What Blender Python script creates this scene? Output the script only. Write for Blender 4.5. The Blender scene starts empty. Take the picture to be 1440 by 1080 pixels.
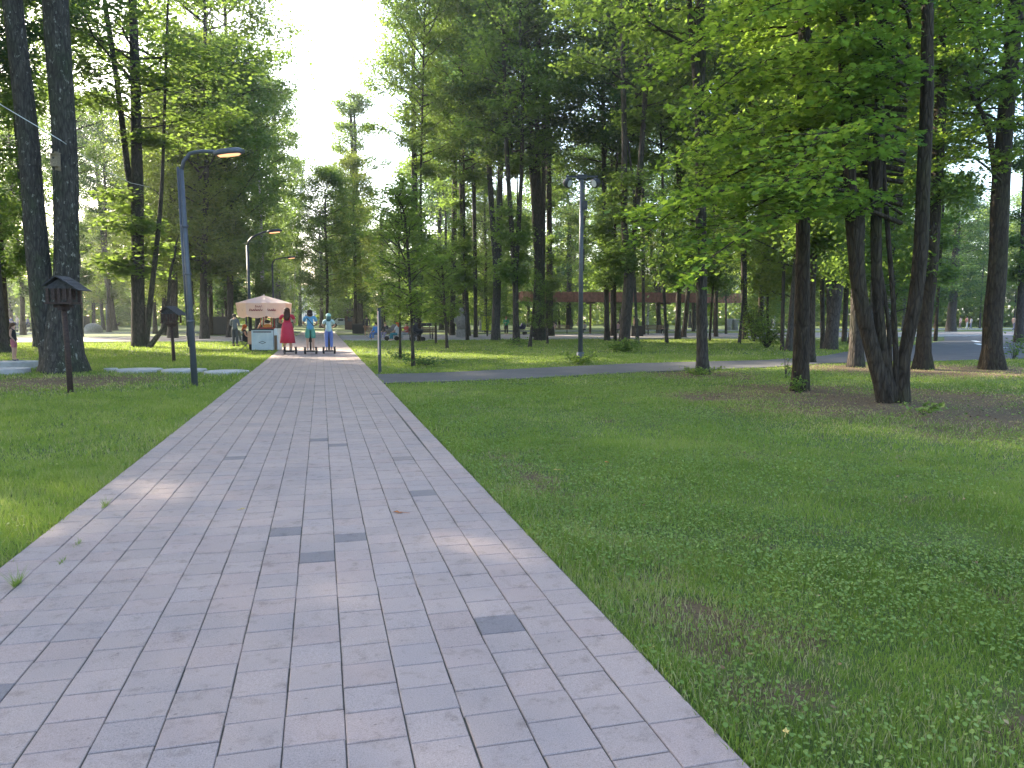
import bpy, bmesh, math, random
import numpy as np
from mathutils import Vector, Matrix
R = math.radians
rng = np.random.default_rng(7); random.seed(7)
sc = bpy.context.scene; C = sc.collection

# ------------------------------------------------------------- camera
F = 1060.0; PITCH = math.atan(94/F); YAW = math.atan(269/F*math.cos(PITCH)); H = 1.6
cam = bpy.data.cameras.new('camera'); camo = bpy.data.objects.new('camera', cam); C.objects.link(camo)
camo.location = (0, 0, H); camo.rotation_euler = (R(90)-PITCH, 0, -YAW)
cam.sensor_width = 36; cam.lens = F/1440*36; cam.clip_start = .1; cam.clip_end = 2000
sc.camera = camo
# ------------------------------------------------------------- world, sun, exposure
SUN_AZ = -38.0; SUN_EL = 26.0        # degrees from +Y (negative = left), elevation
w = bpy.data.worlds.new('World'); sc.world = w; w.use_nodes = True
nt = w.node_tree; sky = nt.nodes.new('ShaderNodeTexSky'); sky.sky_type = 'NISHITA'; sky.sun_disc = False
sky.sun_elevation = R(SUN_EL); sky.sun_rotation = R(SUN_AZ); sky.air_density = 1.0; sky.dust_density = 2.5; sky.ozone_density = 1.2
nt.links.new(sky.outputs[0], nt.nodes['Background'].inputs[0]); nt.nodes['Background'].inputs[1].default_value = .15
sl = bpy.data.lights.new('sun', 'SUN'); sl.energy = 4.2; sl.angle = R(.6); sl.color = (1, .87, .66)
so = bpy.data.objects.new('sun', sl); C.objects.link(so)
sd = Vector((math.sin(R(SUN_AZ))*math.cos(R(SUN_EL)), math.cos(R(SUN_AZ))*math.cos(R(SUN_EL)), math.sin(R(SUN_EL))))
so.rotation_euler = sd.to_track_quat('Z', 'Y').to_euler(); so.location = sd*50
sc.view_settings.view_transform = 'Standard'; sc.view_settings.look = 'None'
sc.view_settings.exposure = 2.5; sc.view_settings.gamma = 1
sc.cycles.max_bounces = 7; sc.cycles.diffuse_bounces = 4; sc.cycles.glossy_bounces = 2; sc.cycles.transmission_bounces = 5
sc.cycles.transparent_max_bounces = 4; sc.cycles.volume_bounces = 0
sc.cycles.use_denoising = True; sc.cycles.sample_clamp_indirect = 6
sc.cycles.caustics_reflective = False; sc.cycles.caustics_refractive = False

# ------------------------------------------------------------- geometry of the place
fw = Vector((math.sin(YAW)*math.cos(PITCH), math.cos(YAW)*math.cos(PITCH), -math.sin(PITCH)))
rt = Vector((math.cos(YAW), -math.sin(YAW), 0)); up = rt.cross(fw)
hf = Vector((math.sin(YAW), math.cos(YAW), 0))
def ray(px, py): return (fw + rt*((px-720)/F) + up*((540-py)/F))
def G(px, py, z=0.0):
    d = ray(px, py); t = (z-H)/d.z; return Vector((d.x*t, d.y*t, z))
def on_plane(px, py, base):            # a point above 'base' (same depth from the viewpoint)
    d = ray(px, py); t = base.dot(hf)/d.dot(hf); return Vector((0, 0, H)) + d*t
def ppm(base): return F/base.dot(hf)   # pixels per metre there
def proj(p):
    q = Vector(p)-Vector((0, 0, H)); z = q.dot(fw); return (720+F*q.dot(rt)/z, 540-F*q.dot(up)/z, z)
PR = G(1048, 1080).x; PL = G(0, 803).x

# ------------------------------------------------------------- helpers
def tag(o, label=None, cat=None, group=None, kind=None):
    if label: o['label'] = label
    if cat: o['category'] = cat
    if group: o['group'] = group
    if kind: o['kind'] = kind
    return o
def empty(name, loc=(0, 0, 0), rz=0.0):
    o = bpy.data.objects.new(name, None); C.objects.link(o); o.location = loc; o.rotation_euler = (0, 0, rz); o.empty_display_size = .1
    return o
def link(name, me, mats=None, parent=None, smooth=False):
    if mats is not None:
        for m in (mats if isinstance(mats, (list, tuple)) else [mats]): me.materials.append(m)
    if smooth: me.polygons.foreach_set('use_smooth', [True]*len(me.polygons))
    o = bpy.data.objects.new(name, me); C.objects.link(o)
    if parent: o.parent = parent
    return o
def np_mesh(name, V, Fc, col=None, mi=None):
    """V (n,3); Fc (m,k) faces with the same number of corners; col (n,4)"""
    V = np.asarray(V, np.float32); Fc = np.asarray(Fc, np.int32)
    me = bpy.data.meshes.new(name); m, k = Fc.shape
    me.vertices.add(len(V)); me.vertices.foreach_set('co', V.ravel())
    me.loops.add(m*k); me.loops.foreach_set('vertex_index', Fc.ravel())
    me.polygons.add(m); me.polygons.foreach_set('loop_start', np.arange(m, dtype=np.int32)*k)
    if mi is not None: me.polygons.foreach_set('material_index', np.asarray(mi, np.int32))
    me.update(calc_edges=True)
    if col is not None:
        a = me.color_attributes.new('Col', 'FLOAT_COLOR', 'POINT'); a.data.foreach_set('color', np.asarray(col, np.float32).ravel())
    return me
class MB:
    def __init__(s): s.bm = bmesh.new()
    def box(s, c, d, rz=0, rot=None, bev=0.0):
        r = bmesh.ops.create_cube(s.bm, size=1)['verts']
        M = Matrix.Translation(c) @ (rot or Matrix.Rotation(rz, 4, 'Z')) @ Matrix.Diagonal((*d, 1))
        bmesh.ops.transform(s.bm, matrix=M, verts=r)
        if bev:
            es = {e for v in r for e in v.link_edges}
            bmesh.ops.bevel(s.bm, geom=list(es), offset=bev, segments=2, affect='EDGES', profile=.5)
        return s
    def tube(s, pts, rad, n=10, cap=True, flat=1.0):
        pts = [Vector(p) for p in pts]; rings = []
        if not hasattr(rad, '__len__'): rad = [rad]*len(pts)
        ref = None
        for i, p in enumerate(pts):
            t = (pts[min(i+1, len(pts)-1)]-pts[max(i-1, 0)]).normalized()
            if ref is None: ref = Vector((1, 0, 0)) if abs(t.x) < .8 else Vector((0, 1, 0))
            a = (ref - t*ref.dot(t)).normalized(); b = t.cross(a); ref = a
            rings.append([s.bm.verts.new(p + (a*math.cos(k*2*math.pi/n) + b*math.sin(k*2*math.pi/n)*flat)*rad[i]) for k in range(n)])
        for i in range(len(rings)-1):
            for k in range(n): s.bm.faces.new((rings[i][k], rings[i][(k+1) % n], rings[i+1][(k+1) % n], rings[i+1][k]))
        if cap: s.bm.faces.new(rings[0][::-1]); s.bm.faces.new(rings[-1])
        return s
    def ball(s, c, r, seg=14, rings=9, rot=None):
        v = bmesh.ops.create_uvsphere(s.bm, u_segments=seg, v_segments=rings, radius=1)['verts']
        if not hasattr(r, '__len__'): r = (r, r, r)
        bmesh.ops.transform(s.bm, matrix=Matrix.Translation(c) @ (rot or Matrix.Identity(4)) @ Matrix.Diagonal((*r, 1)), verts=v); return s
    def loft(s, rings, cap=True):
        vs = [[s.bm.verts.new(p) for p in r] for r in rings]; n = len(vs[0])
        for i in range(len(vs)-1):
            for k in range(n): s.bm.faces.new((vs[i][k], vs[i][(k+1) % n], vs[i+1][(k+1) % n], vs[i+1][k]))
        if cap: s.bm.faces.new(vs[0][::-1]); s.bm.faces.new(vs[-1])
        return s
    def poly(s, pts, th=None):
        vs = [s.bm.verts.new(p) for p in pts]; f = s.bm.faces.new(vs)
        if th:
            e = bmesh.ops.extrude_face_region(s.bm, geom=[f])['geom']
            bmesh.ops.translate(s.bm, vec=th, verts=[g for g in e if isinstance(g, bmesh.types.BMVert)])
        return s
    def build(s, name, m, parent=None, smooth=False, loc=None, rz=None):
        bmesh.ops.recalc_face_normals(s.bm, faces=s.bm.faces)
        me = bpy.data.meshes.new(name); s.bm.to_mesh(me); s.bm.free()
        o = link(name, me, m, parent, smooth)
        if loc is not None: o.location = loc
        if rz is not None: o.rotation_euler.z = rz
        return o
def ring(c, rx, ry, n=16, wob=0, ph=0):
    return [Vector((c[0]+rx*(1+wob*math.sin(3*a+ph))*math.cos(a), c[1]+ry*(1+wob*math.cos(2*a+ph))*math.sin(a), c[2])) for a in [k*2*math.pi/n for k in range(n)]]
def vnoise(x, y, s, seed=0):
    x = np.asarray(x)/s; y = np.asarray(y)/s; xi = np.floor(x).astype(np.int64); yi = np.floor(y).astype(np.int64)
    fx = x-xi; fy = y-yi; fx = fx*fx*(3-2*fx); fy = fy*fy*(3-2*fy)
    def h(a, b):
        n = (a*374761393 + b*668265263 + seed*2147483647) & 0xffffffff
        n = ((n ^ (n >> 13))*1274126177) & 0xffffffff; return ((n ^ (n >> 16)) & 0xffff)/65535.0
    return (h(xi, yi)*(1-fx)+h(xi+1, yi)*fx)*(1-fy)+(h(xi, yi+1)*(1-fx)+h(xi+1, yi+1)*fx)*fy

# ------------------------------------------------------------- materials
class NT:
    def __init__(s, name):
        s.m = bpy.data.materials.new(name); s.m.use_nodes = True; s.t = s.m.node_tree; s.b = s.t.nodes['Principled BSDF']; s.out = s.t.nodes['Material Output']
    def n(s, k, **kw):
        o = s.t.nodes.new(k)
        for a, v in kw.items():
            if a.startswith('i_'):
                key = a[2:]; key = int(key) if key.isdigit() else key.replace('_', ' ')
                o.inputs[key].default_value = v
            else: setattr(o, a, v)
        return o
    def l(s, a, b): s.t.links.new(a, b)
    def ramp(s, fac, stops):
        r = s.n('ShaderNodeValToRGB'); e = r.color_ramp.elements
        while len(e) < len(stops): e.new(.5)
        for q, (p, c) in zip(e, stops): q.position = p; q.color = (*c, 1)
        s.l(fac, r.inputs[0]); return r.outputs[0]
    def coord(s, scale=(1, 1, 1), kind='Object'):
        c = s.n('ShaderNodeTexCoord'); mp = s.n('ShaderNodeMapping'); mp.inputs['Scale'].default_value = scale
        s.l(c.outputs[kind], mp.inputs[0]); return mp.outputs[0]
    def noise(s, vec, scale, detail=4, rough=.6):
        k = s.n('ShaderNodeTexNoise', i_Scale=scale, i_Detail=detail, i_Roughness=rough); s.l(vec, k.inputs['Vector']); return k.outputs[0]
    def bump(s, h, st=.4, d=.02):
        b = s.n('ShaderNodeBump', i_Strength=st, i_Distance=d); s.l(h, b.inputs['Height']); s.l(b.outputs[0], s.b.inputs['Normal'])
    def mix(s, a, b, fac, mode='MIX'):
        m = s.n('ShaderNodeMix', data_type='RGBA', blend_type=mode)
        for v, k in ((fac, 0), (a, 6), (b, 7)):
            if hasattr(v, 'links'): s.l(v, m.inputs[k])
            else: m.inputs[k].default_value = v if k == 0 else (*v, 1)
        return m.outputs[2]
def plain(name, col, rough=.6, metal=0, var=.25, sc_=18, bump=.15):
    k = NT(name); v = k.coord(); n = k.noise(v, sc_)
    lo = tuple(c*(1-var) for c in col); hi = tuple(min(1, c*(1+var)) for c in col)
    k.l(k.ramp(n, [(.3, lo), (.7, hi)]), k.b.inputs['Base Color']); k.b.inputs['Roughness'].default_value = rough; k.b.inputs['Metallic'].default_value = metal
    if bump: k.bump(n, bump, .01)
    return k.m
_pc = {}
def cloth(col, rough=.85):
    key = tuple(col)
    if key not in _pc: _pc[key] = plain('cloth', col, rough, var=.15, sc_=30)
    return _pc[key]
def leafmat(name, stops, tr=(.30, .42, .04), trmix=.5, vary=.12):
    k = NT(name); a = k.n('ShaderNodeVertexColor', layer_name='Col'); sp = k.n('ShaderNodeSeparateColor'); k.l(a.outputs[0], sp.inputs[0])
    base = k.ramp(sp.outputs[0], stops)
    oi = k.n('ShaderNodeObjectInfo'); hs = k.n('ShaderNodeHueSaturation')
    mr = k.n('ShaderNodeMapRange', i_3=.5-vary*.18, i_4=.5+vary*.18); k.l(oi.outputs['Random'], mr.inputs[0]); k.l(mr.outputs[0], hs.inputs['Hue'])
    mv = k.n('ShaderNodeMapRange', i_3=1-vary, i_4=1+vary*1.4); k.l(oi.outputs['Random'], mv.inputs[0]); k.l(mv.outputs[0], hs.inputs['Value'])
    k.l(base, hs.inputs['Color'])
    k.l(hs.outputs[0], k.b.inputs['Base Color']); k.b.inputs['Roughness'].default_value = .55; k.b.inputs['Specular IOR Level'].default_value = .16
    t = k.n('ShaderNodeBsdfTranslucent'); tc = k.mix(hs.outputs[0], tr, .6); k.l(tc, t.inputs[0])
    mx = k.n('ShaderNodeMixShader'); mx.inputs[0].default_value = trmix; k.l(k.b.outputs[0], mx.inputs[1]); k.l(t.outputs[0], mx.inputs[2]); k.l(mx.outputs[0], k.out.inputs[0])
    return k.m
def barkmat(name, lo, hi, moss=(.05, .07, .03), lichen=.0):
    k = NT(name); v = k.coord((9, 9, 1.8)); n1 = k.noise(v, 1.6, 6, .65); v2 = k.coord((1, 1, .5)); n2 = k.noise(v2, 1.3, 3)
    wv = k.n('ShaderNodeTexVoronoi', i_Scale=1.6, feature='DISTANCE_TO_EDGE'); k.l(v, wv.inputs['Vector'])
    c = k.ramp(n1, [(.32, lo), (.68, hi)]); c = k.mix(c, moss, k.ramp(n2, [(.5, (0, 0, 0)), (.75, (.7, .7, .7))]))
    ck = k.ramp(wv.outputs[0], [(.0, (.35, .35, .35)), (.18, (1, 1, 1))]); c = k.mix(c, ck, .7, 'MULTIPLY')
    if lichen:
        n3 = k.noise(k.coord((1, 1, .6)), 9, 5, .7); c = k.mix(c, (.42, .43, .38), k.ramp(n3, [(.60, (0, 0, 0)), (.66, (lichen,)*3)]))
    k.l(c, k.b.inputs['Base Color']); k.b.inputs['Roughness'].default_value = .95; k.b.inputs['Specular IOR Level'].default_value = .2
    ad = k.n('ShaderNodeMath', operation='ADD'); k.l(n1, ad.inputs[0]); k.l(ck, ad.inputs[1]); k.bump(ad.outputs[0], .8, .03)
    return k.m
M = {}
G1 = [(0, (.028, .062, .018)), (.5, (.052, .108, .027)), (1, (.105, .175, .040))]
M['leaf'] = leafmat('leaf', G1, tr=(.32, .47, .07), trmix=.55)
M['leaf_dark'] = leafmat('leaf_dark', [(0, (.018, .046, .022)), (.5, (.034, .080, .036)), (1, (.065, .125, .05))], tr=(.20, .36, .08), trmix=.48)
M['leaf_yellow'] = leafmat('leaf_yellow', [(0, (.050, .095, .018)), (.5, (.095, .16, .028)), (1, (.17, .23, .045))], tr=(.40, .50, .08))
M['maple'] = leafmat('maple', [(0, (.035, .080, .016)), (.5, (.075, .145, .024)), (1, (.15, .23, .035))], tr=(.34, .50, .05), trmix=.55)
M['grass'] = leafmat('grass', [(0, (.065, .120, .022)), (.45, (.15, .245, .042)), (.85, (.26, .34, .07)), (1, (.44, .39, .21))], tr=(.34, .44, .06), trmix=.38, vary=0)
M['clover'] = leafmat('clover', [(0, (.09, .145, .03)), (.6, (.16, .24, .05)), (1, (.26, .34, .10))], tr=(.2, .35, .05), trmix=.3, vary=0)
M['bark'] = barkmat('bark', (.035, .030, .027), (.095, .082, .072))
M['bark_lichen'] = barkmat('bark_lichen', (.035, .032, .030), (.10, .092, .082), lichen=.55)
M['bark_brown'] = barkmat('bark_brown', (.024, .019, .015), (.072, .056, .040), moss=(.05, .052, .02))
M['bark_grey'] = barkmat('bark_grey', (.045, .042, .040), (.12, .112, .105))
k = NT('birch_bark'); v = k.coord((3, 3, 14)); n = k.noise(v, 1.3, 4); n2 = k.noise(k.coord((1, 1, 1)), 2.5, 2)
c = k.ramp(n, [(.42, (.04, .035, .03)), (.5, (.50, .48, .44))]); c = k.mix(c, (.06, .05, .045), k.ramp(n2, [(.55, (0, 0, 0)), (.7, (.8, .8, .8))]))
k.l(c, k.b.inputs['Base Color']); k.b.inputs['Roughness'].default_value = .8; M['birch'] = k.m
M['steel'] = plain('painted_steel', (.085, .095, .118), .45, .2, .12, 9, .03)
M['steel_dark'] = plain('dark_steel', (.035, .04, .05), .5, .2, .15)
M['steel_teal'] = plain('teal_steel', (.06, .12, .13), .5, .2, .15)
M['black'] = plain('black_plastic', (.018, .018, .02), .5, 0, .3)
M['rubber'] = plain('rubber', (.02, .02, .02), .9)
M['white'] = plain('white_plastic', (.62, .65, .68), .45, 0, .06)
M['feeder_wood'] = plain('weathered_wood', (.045, .026, .022), .85, 0, .45, 22, .5)
M['feeder_dark'] = plain('dark_shingle', (.045, .043, .048), .85, 0, .4, 22, .5)
M['pale_wood'] = plain('pale_wood', (.24, .19, .13), .8, 0, .3, 22, .4)
M['bench_wood'] = plain('bench_wood', (.16, .10, .06), .7, 0, .3, 22, .3)
M['stone'] = plain('stone', (.26, .25, .24), .9, 0, .25, 8, .5)
M['concrete'] = plain('concrete', (.40, .39, .40), .9, 0, .18, 6, .3)
M['rust_slat'] = plain('rust_slat', (.27, .12, .085), .75, 0, .35, 3, .3)
M['rust_dark'] = plain('rust_dark', (.10, .055, .045), .8, 0, .3, 6, .2)
M['skin'] = plain('skin', (.46, .27, .20), .6, 0, .08, 10, 0)
M['glass'] = plain('glass', (.05, .07, .09), .1, 0, .2, 2, 0)
M['leaf_orange'] = plain('leaf_orange', (.40, .12, .02), .7, 0, .4, 60, .3)
M['leaf_pale'] = plain('leaf_pale', (.50, .36, .10), .7, 0, .35, 60, .3)
# canopy fabric: pale pink, lets light through
k = NT('canopy_fabric'); n = k.noise(k.coord(), 4); col = k.ramp(n, [(.3, (.78, .69, .65)), (.7, (.84, .75, .71))]); k.l(col, k.b.inputs['Base Color']); k.b.inputs['Roughness'].default_value = .8
t_ = k.n('ShaderNodeBsdfTranslucent'); t_.inputs[0].default_value = (.92, .55, .30, 1); mx = k.n('ShaderNodeMixShader'); mx.inputs[0].default_value = .42
k.l(k.b.outputs[0], mx.inputs[1]); k.l(t_.outputs[0], mx.inputs[2]); k.l(mx.outputs[0], k.out.inputs[0]); M['canopy'] = k.m
# lamp glow
k = NT('lamp_glow'); k.b.inputs['Base Color'].default_value = (.9, .5, .3, 1); k.b.inputs['Emission Color'].default_value = (1, .42, .2, 1); k.b.inputs['Emission Strength'].default_value = .35; M['glow'] = k.m
# paving tiles: colour per tile in the vertex colour, grain and grime in the shader
k = NT('paving'); a = k.n('ShaderNodeVertexColor', layer_name='Col'); v = k.coord(); n = k.noise(v, 130, 3, .7); n2 = k.noise(v, 1.1, 4, .6); n3 = k.noise(v, 9, 5, .7)
c = k.mix(a.outputs[0], k.ramp(n, [(.25, (.80, .80, .80)), (.75, (1.16, 1.16, 1.16))]), .8, 'MULTIPLY')
c = k.mix(c, k.ramp(n2, [(.3, (.82, .82, .85)), (.7, (1.10, 1.04, 1.01))]), .9, 'MULTIPLY'); n5 = k.noise(v, 260, 2, .5); c = k.mix(c, k.ramp(n5, [(.30, (.70, .68, .68)), (.5, (1, 1, 1)), (.72, (1.18, 1.16, 1.14))]), .75, 'MULTIPLY'); c = k.mix(c, k.ramp(n3, [(.30, (.62, .60, .58)), (.46, (1, 1, 1))]), .7, 'MULTIPLY'); n4 = k.noise(v, 38, 2, .5); c = k.mix(c, k.ramp(n4, [(.24, (.55, .53, .5)), (.30, (1, 1, 1))]), .8, 'MULTIPLY')
k.l(c, k.b.inputs['Base Color']); k.b.inputs['Roughness'].default_value = .85; k.bump(n, .25, .004); M['paving'] = k.m
k = NT('joint_soil'); n = k.noise(k.coord(), 30); k.l(k.ramp(n, [(.3, (.045, .038, .032)), (.7, (.10, .09, .07))]), k.b.inputs['Base Color']); k.b.inputs['Roughness'].default_value = 1; M['joint'] = k.m
k = NT('asphalt'); v = k.coord(); n = k.noise(v, 60, 3, .8); n2 = k.noise(v, .8, 4)
c = k.ramp(n, [(.3, (.055, .055, .062)), (.7, (.11, .11, .12))]); c = k.mix(c, k.ramp(n2, [(.3, (.75, .75, .75)), (.7, (1.2, 1.15, 1.1))]), 1, 'MULTIPLY'); k.l(c, k.b.inputs['Base Color']); k.b.inputs['Roughness'].default_value = .9; k.bump(n, .3, .006); M['asphalt'] = k.m
k = NT('gravel'); v = k.coord(); n = k.noise(v, 14, 4, .8); k.l(k.ramp(n, [(.3, (.17, .15, .15)), (.7, (.32, .28, .27))]), k.b.inputs['Base Color']); k.b.inputs['Roughness'].default_value = .95; M['gravel'] = k.m
# ground: R of vertex colour = soil amount
k = NT('lawn'); a = k.n('ShaderNodeVertexColor', layer_name='Col'); sp = k.n('ShaderNodeSeparateColor'); k.l(a.outputs[0], sp.inputs[0])
v = k.coord(); n = k.noise(v, 3.0, 6, .75); n1 = k.noise(v, 45, 4, .8); n2 = k.noise(v, .35, 4)
g = k.ramp(n1, [(.3, (.028, .050, .012)), (.7, (.085, .14, .025))]); g2 = k.ramp(n1, [(.3, (.06, .085, .015)), (.7, (.14, .19, .03))]); g = k.mix(g, g2, k.ramp(n2, [(.4, (0, 0, 0)), (.65, (1, 1, 1))]))
s_ = k.ramp(n1, [(.3, (.050, .032, .016)), (.7, (.17, .112, .055))])
ad = k.n('ShaderNodeMath', operation='MULTIPLY_ADD', i_1=.8); k.l(n, ad.inputs[0]); k.l(sp.outputs[0], ad.inputs[2]); c = k.mix(g, s_, k.ramp(ad.outputs[0], [(.62, (0, 0, 0)), (.85, (1, 1, 1))]))
k.l(c, k.b.inputs['Base Color']); k.b.inputs['Roughness'].default_value = 1; k.bump(n1, .6, .03); M['lawn'] = k.m

# ------------------------------------------------------------- ground, asphalt, cross path
ASPH = [(535, 526), (600, 524.5), (720, 519), (900, 510.5), (1080, 506), (1160, 500), (1210, 491), (1290, 485), (1328, 479), (1328, 469), (1440, 466), (1700, 462),
        (1700, 500), (1440, 504), (1330, 507), (1240, 508), (1150, 511), (1080, 516), (900, 523), (720, 533), (600, 537), (547, 538.5)]
AP = [G(*p) for p in ASPH]; AP[0].x = PR+.02; AP[-1].x = PR+.02
def in_poly(x, y, P):
    r = np.zeros(len(x), bool); n = len(P)
    for i in range(n):
        a, b = P[i], P[(i+1) % n]
        cnd = ((a.y > y) != (b.y > y)) & (x < (b.x-a.x)*(y-a.y)/((b.y-a.y) or 1e-9)+a.x); r ^= cnd
    return r
CY0, CY1 = 53.0, 66.0           # the wide cross path far ahead
SOIL = [(G(1255, 566), 4.0), (G(1395, 520), 4.0), (G(1125, 549), 2.6), (G(988, 526), 2.0), (G(1300, 522), 3.0), (G(1205, 517), 2.6), (G(95, 535), 3.0), (G(1420, 580), 4.2), (G(1010, 556), 1.6), (G(1180, 560), 2.2), (G(1340, 560), 3.0)]
def soil(x, y):
    s = np.zeros(len(x))
    for p, r in SOIL: s = np.maximum(s, 1.0*np.exp(-((x-p.x)**2+(y-p.y)**2)/(r*r*.6)))
    b = vnoise(x, y, .55, 3)*.55+vnoise(x, y, .17, 4)*.45
    s = np.maximum(s*(.55+.75*b), np.clip((b-.66)*3.2, 0, 1)*.7*(x > 0))
    e = np.exp(-np.abs(x-PR-.55)/.45)*(y < 9)*vnoise(x, y, .7, 9)*vnoise(x, y, .25, 12)*1.3
    return np.clip(np.maximum(s, e), 0, 1)
gx = np.unique(np.concatenate([np.linspace(-400, -40, 30), np.linspace(-40, -14, 40), np.linspace(-14, 18, 170), np.linspace(18, 45, 45), np.linspace(45, 400, 30)]))
gy = np.unique(np.concatenate([np.linspace(-60, 0, 12), np.linspace(0, 26, 170), np.linspace(26, 70, 60), np.linspace(70, 400, 40)]))
X, Y = np.meshgrid(gx, gy); xx = X.ravel(); yy = Y.ravel(); nx, ny = len(gx), len(gy)
S = soil(xx, yy); zz = -.012+.012*vnoise(xx, yy, 1.7, 5)-.03
idx = np.arange(nx*ny).reshape(ny, nx); fc = np.stack([idx[:-1, :-1], idx[:-1, 1:], idx[1:, 1:], idx[1:, :-1]], -1).reshape(-1, 4)
me = np_mesh('ground', np.stack([xx, yy, zz], 1), fc, np.stack([S, S, S, np.ones_like(S)], 1))
tag(link('ground', me, M['lawn'], smooth=True), kind='structure')
def flat_poly(name, P, z, m, th=.05):
    return MB().poly([(p[0], p[1], z) for p in P], (0, 0, -th)).build(name, m)
tag(flat_poly('asphalt_path', AP, .0, M['asphalt']), kind='structure')
tag(MB().box((PL-60.05, (CY0+CY1)/2, -.02), (120, CY1-CY0, .06)).box((PR+60.05, (CY0+CY1)/2, -.02), (120, CY1-CY0, .06)).box(((PL+PR)/2, (CY1+86)/2+.02, -.02), (PR-PL, 86-CY1, .06)).build('cross_path', M['gravel']), kind='structure')
# pale kerbs of the cross path and the far promenade
kb = MB()
for y in (CY0-.1, CY1+.1, 82, 86):
    kb.box((PL-60.1, y, .0), (120, .16, .12)); kb.box((PR+60.1, y, .0), (120, .16, .12))
tag(kb.build('kerbs', M['concrete']), kind='structure')
# white dashes on the asphalt at the right
wm = MB()
for a, b in (((1354, 473), (1361, 473)), ((1369, 479), (1376, 481)), ((1373, 483), (1381, 485)), ((1407, 489), (1418, 489)), ((1412, 472), (1428, 470))):
    p, q = G(*a), G(*b); d = (q-p); n = Vector((-d.y, d.x, 0)).normalized()*.16
    wm.poly([(v.x, v.y, .004) for v in (p-n, q-n, q+n, p+n)])
tag(wm.build('road_marking', M['white']), kind='structure')

# ------------------------------------------------------------- paved path: every tile modelled in one sheet
NC = 15; W = PR-PL; TW = W/NC; GAP = .0075; ZT = .022
darks = []
for px, py in ((447, 783), (492, 757), (402, 751), (695, 872), (597, 699), (478, 628), (452, 620), (5, 985), (330, 645), (530, 556), (443, 530)): p = G(px, py); darks.append((p.x, p.y))
V = []; Q = []; CL = []
rr = random.Random(3)
for ci in range(NC):
    x0 = PL+ci*TW; y = -3.0+rr.random()*.2; base = .97+.05*rr.random()
    while y < CY1:
        L = rr.choice([.205, .215, .215, .225, .30 if ci in (0, NC-1) else .215]); L = L if y < 60 else L*3
        crack = .012*math.exp(-((y-11)/2.5)**2) if ci in (NC-2, NC-1) else 0
        g = GAP*(.35+.75*rr.random())/2; xa = x0+g+(crack if ci == NC-1 else 0)+.002*(rr.random()-.5); xb = x0+TW-g-(crack if ci == NC-2 else 0)+.002*(rr.random()-.5)
        gy0 = GAP*(.3 if rr.random() < .15 else 1.0)*(.7+.5*rr.random())/2; ya = y+gy0; yb = y+L-gy0; b = .0035; z = ZT+.003*(rr.random()-.5); tx = .003*(rr.random()-.5)
        i = len(V); s0 = .0015*(rr.random()-.5)
        V += [(xa, ya, z-.02), (xb, ya, z-.02), (xb, yb, z-.02), (xa, yb, z-.02), (xa, ya+s0, z-b), (xb, ya-s0, z-b+tx), (xb, yb, z-b+tx), (xa, yb, z-b),
              (xa+b, ya+b, z), (xb-b, ya+b, z+tx), (xb-b, yb-b, z+tx), (xa+b, yb-b, z)]
        Q += [(i+8, i+9, i+10, i+11)]+[(i+a, i+(a+1) % 4, i+4+(a+1) % 4, i+4+a) for a in range(4)]+[(i+4+a, i+4+(a+1) % 4, i+8+(a+1) % 4, i+8+a) for a in range(4)]
        t = 1.12*base*(.95+.09*rr.random()); pk = rr.random()
        cc = (.324*t, .257*t, .232*t) if pk < .6 else ((.332*t, .256*t, .230*t) if pk < .8 else (.308*t, .250*t, .232*t))
        if rr.random() < .006: cc = tuple(c*.75 for c in cc)
        for dx, dy in darks:
            if xa <= dx <= xb and ya <= dy <= yb+.01: cc = (.205, .178, .178)
        CL += [(*cc, 1)]*12; y += L
me = np_mesh('paved_path', V, Q, CL); me.polygons.foreach_set('use_smooth', [False]*len(me.polygons)); tag(link('paved_path', me, M['paving']), kind='structure')
tag(MB().box(((PL+PR)/2, 31.6, -.01), (W+.01, 69, .05)).build('path_bed', M['joint']), kind='structure')

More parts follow.
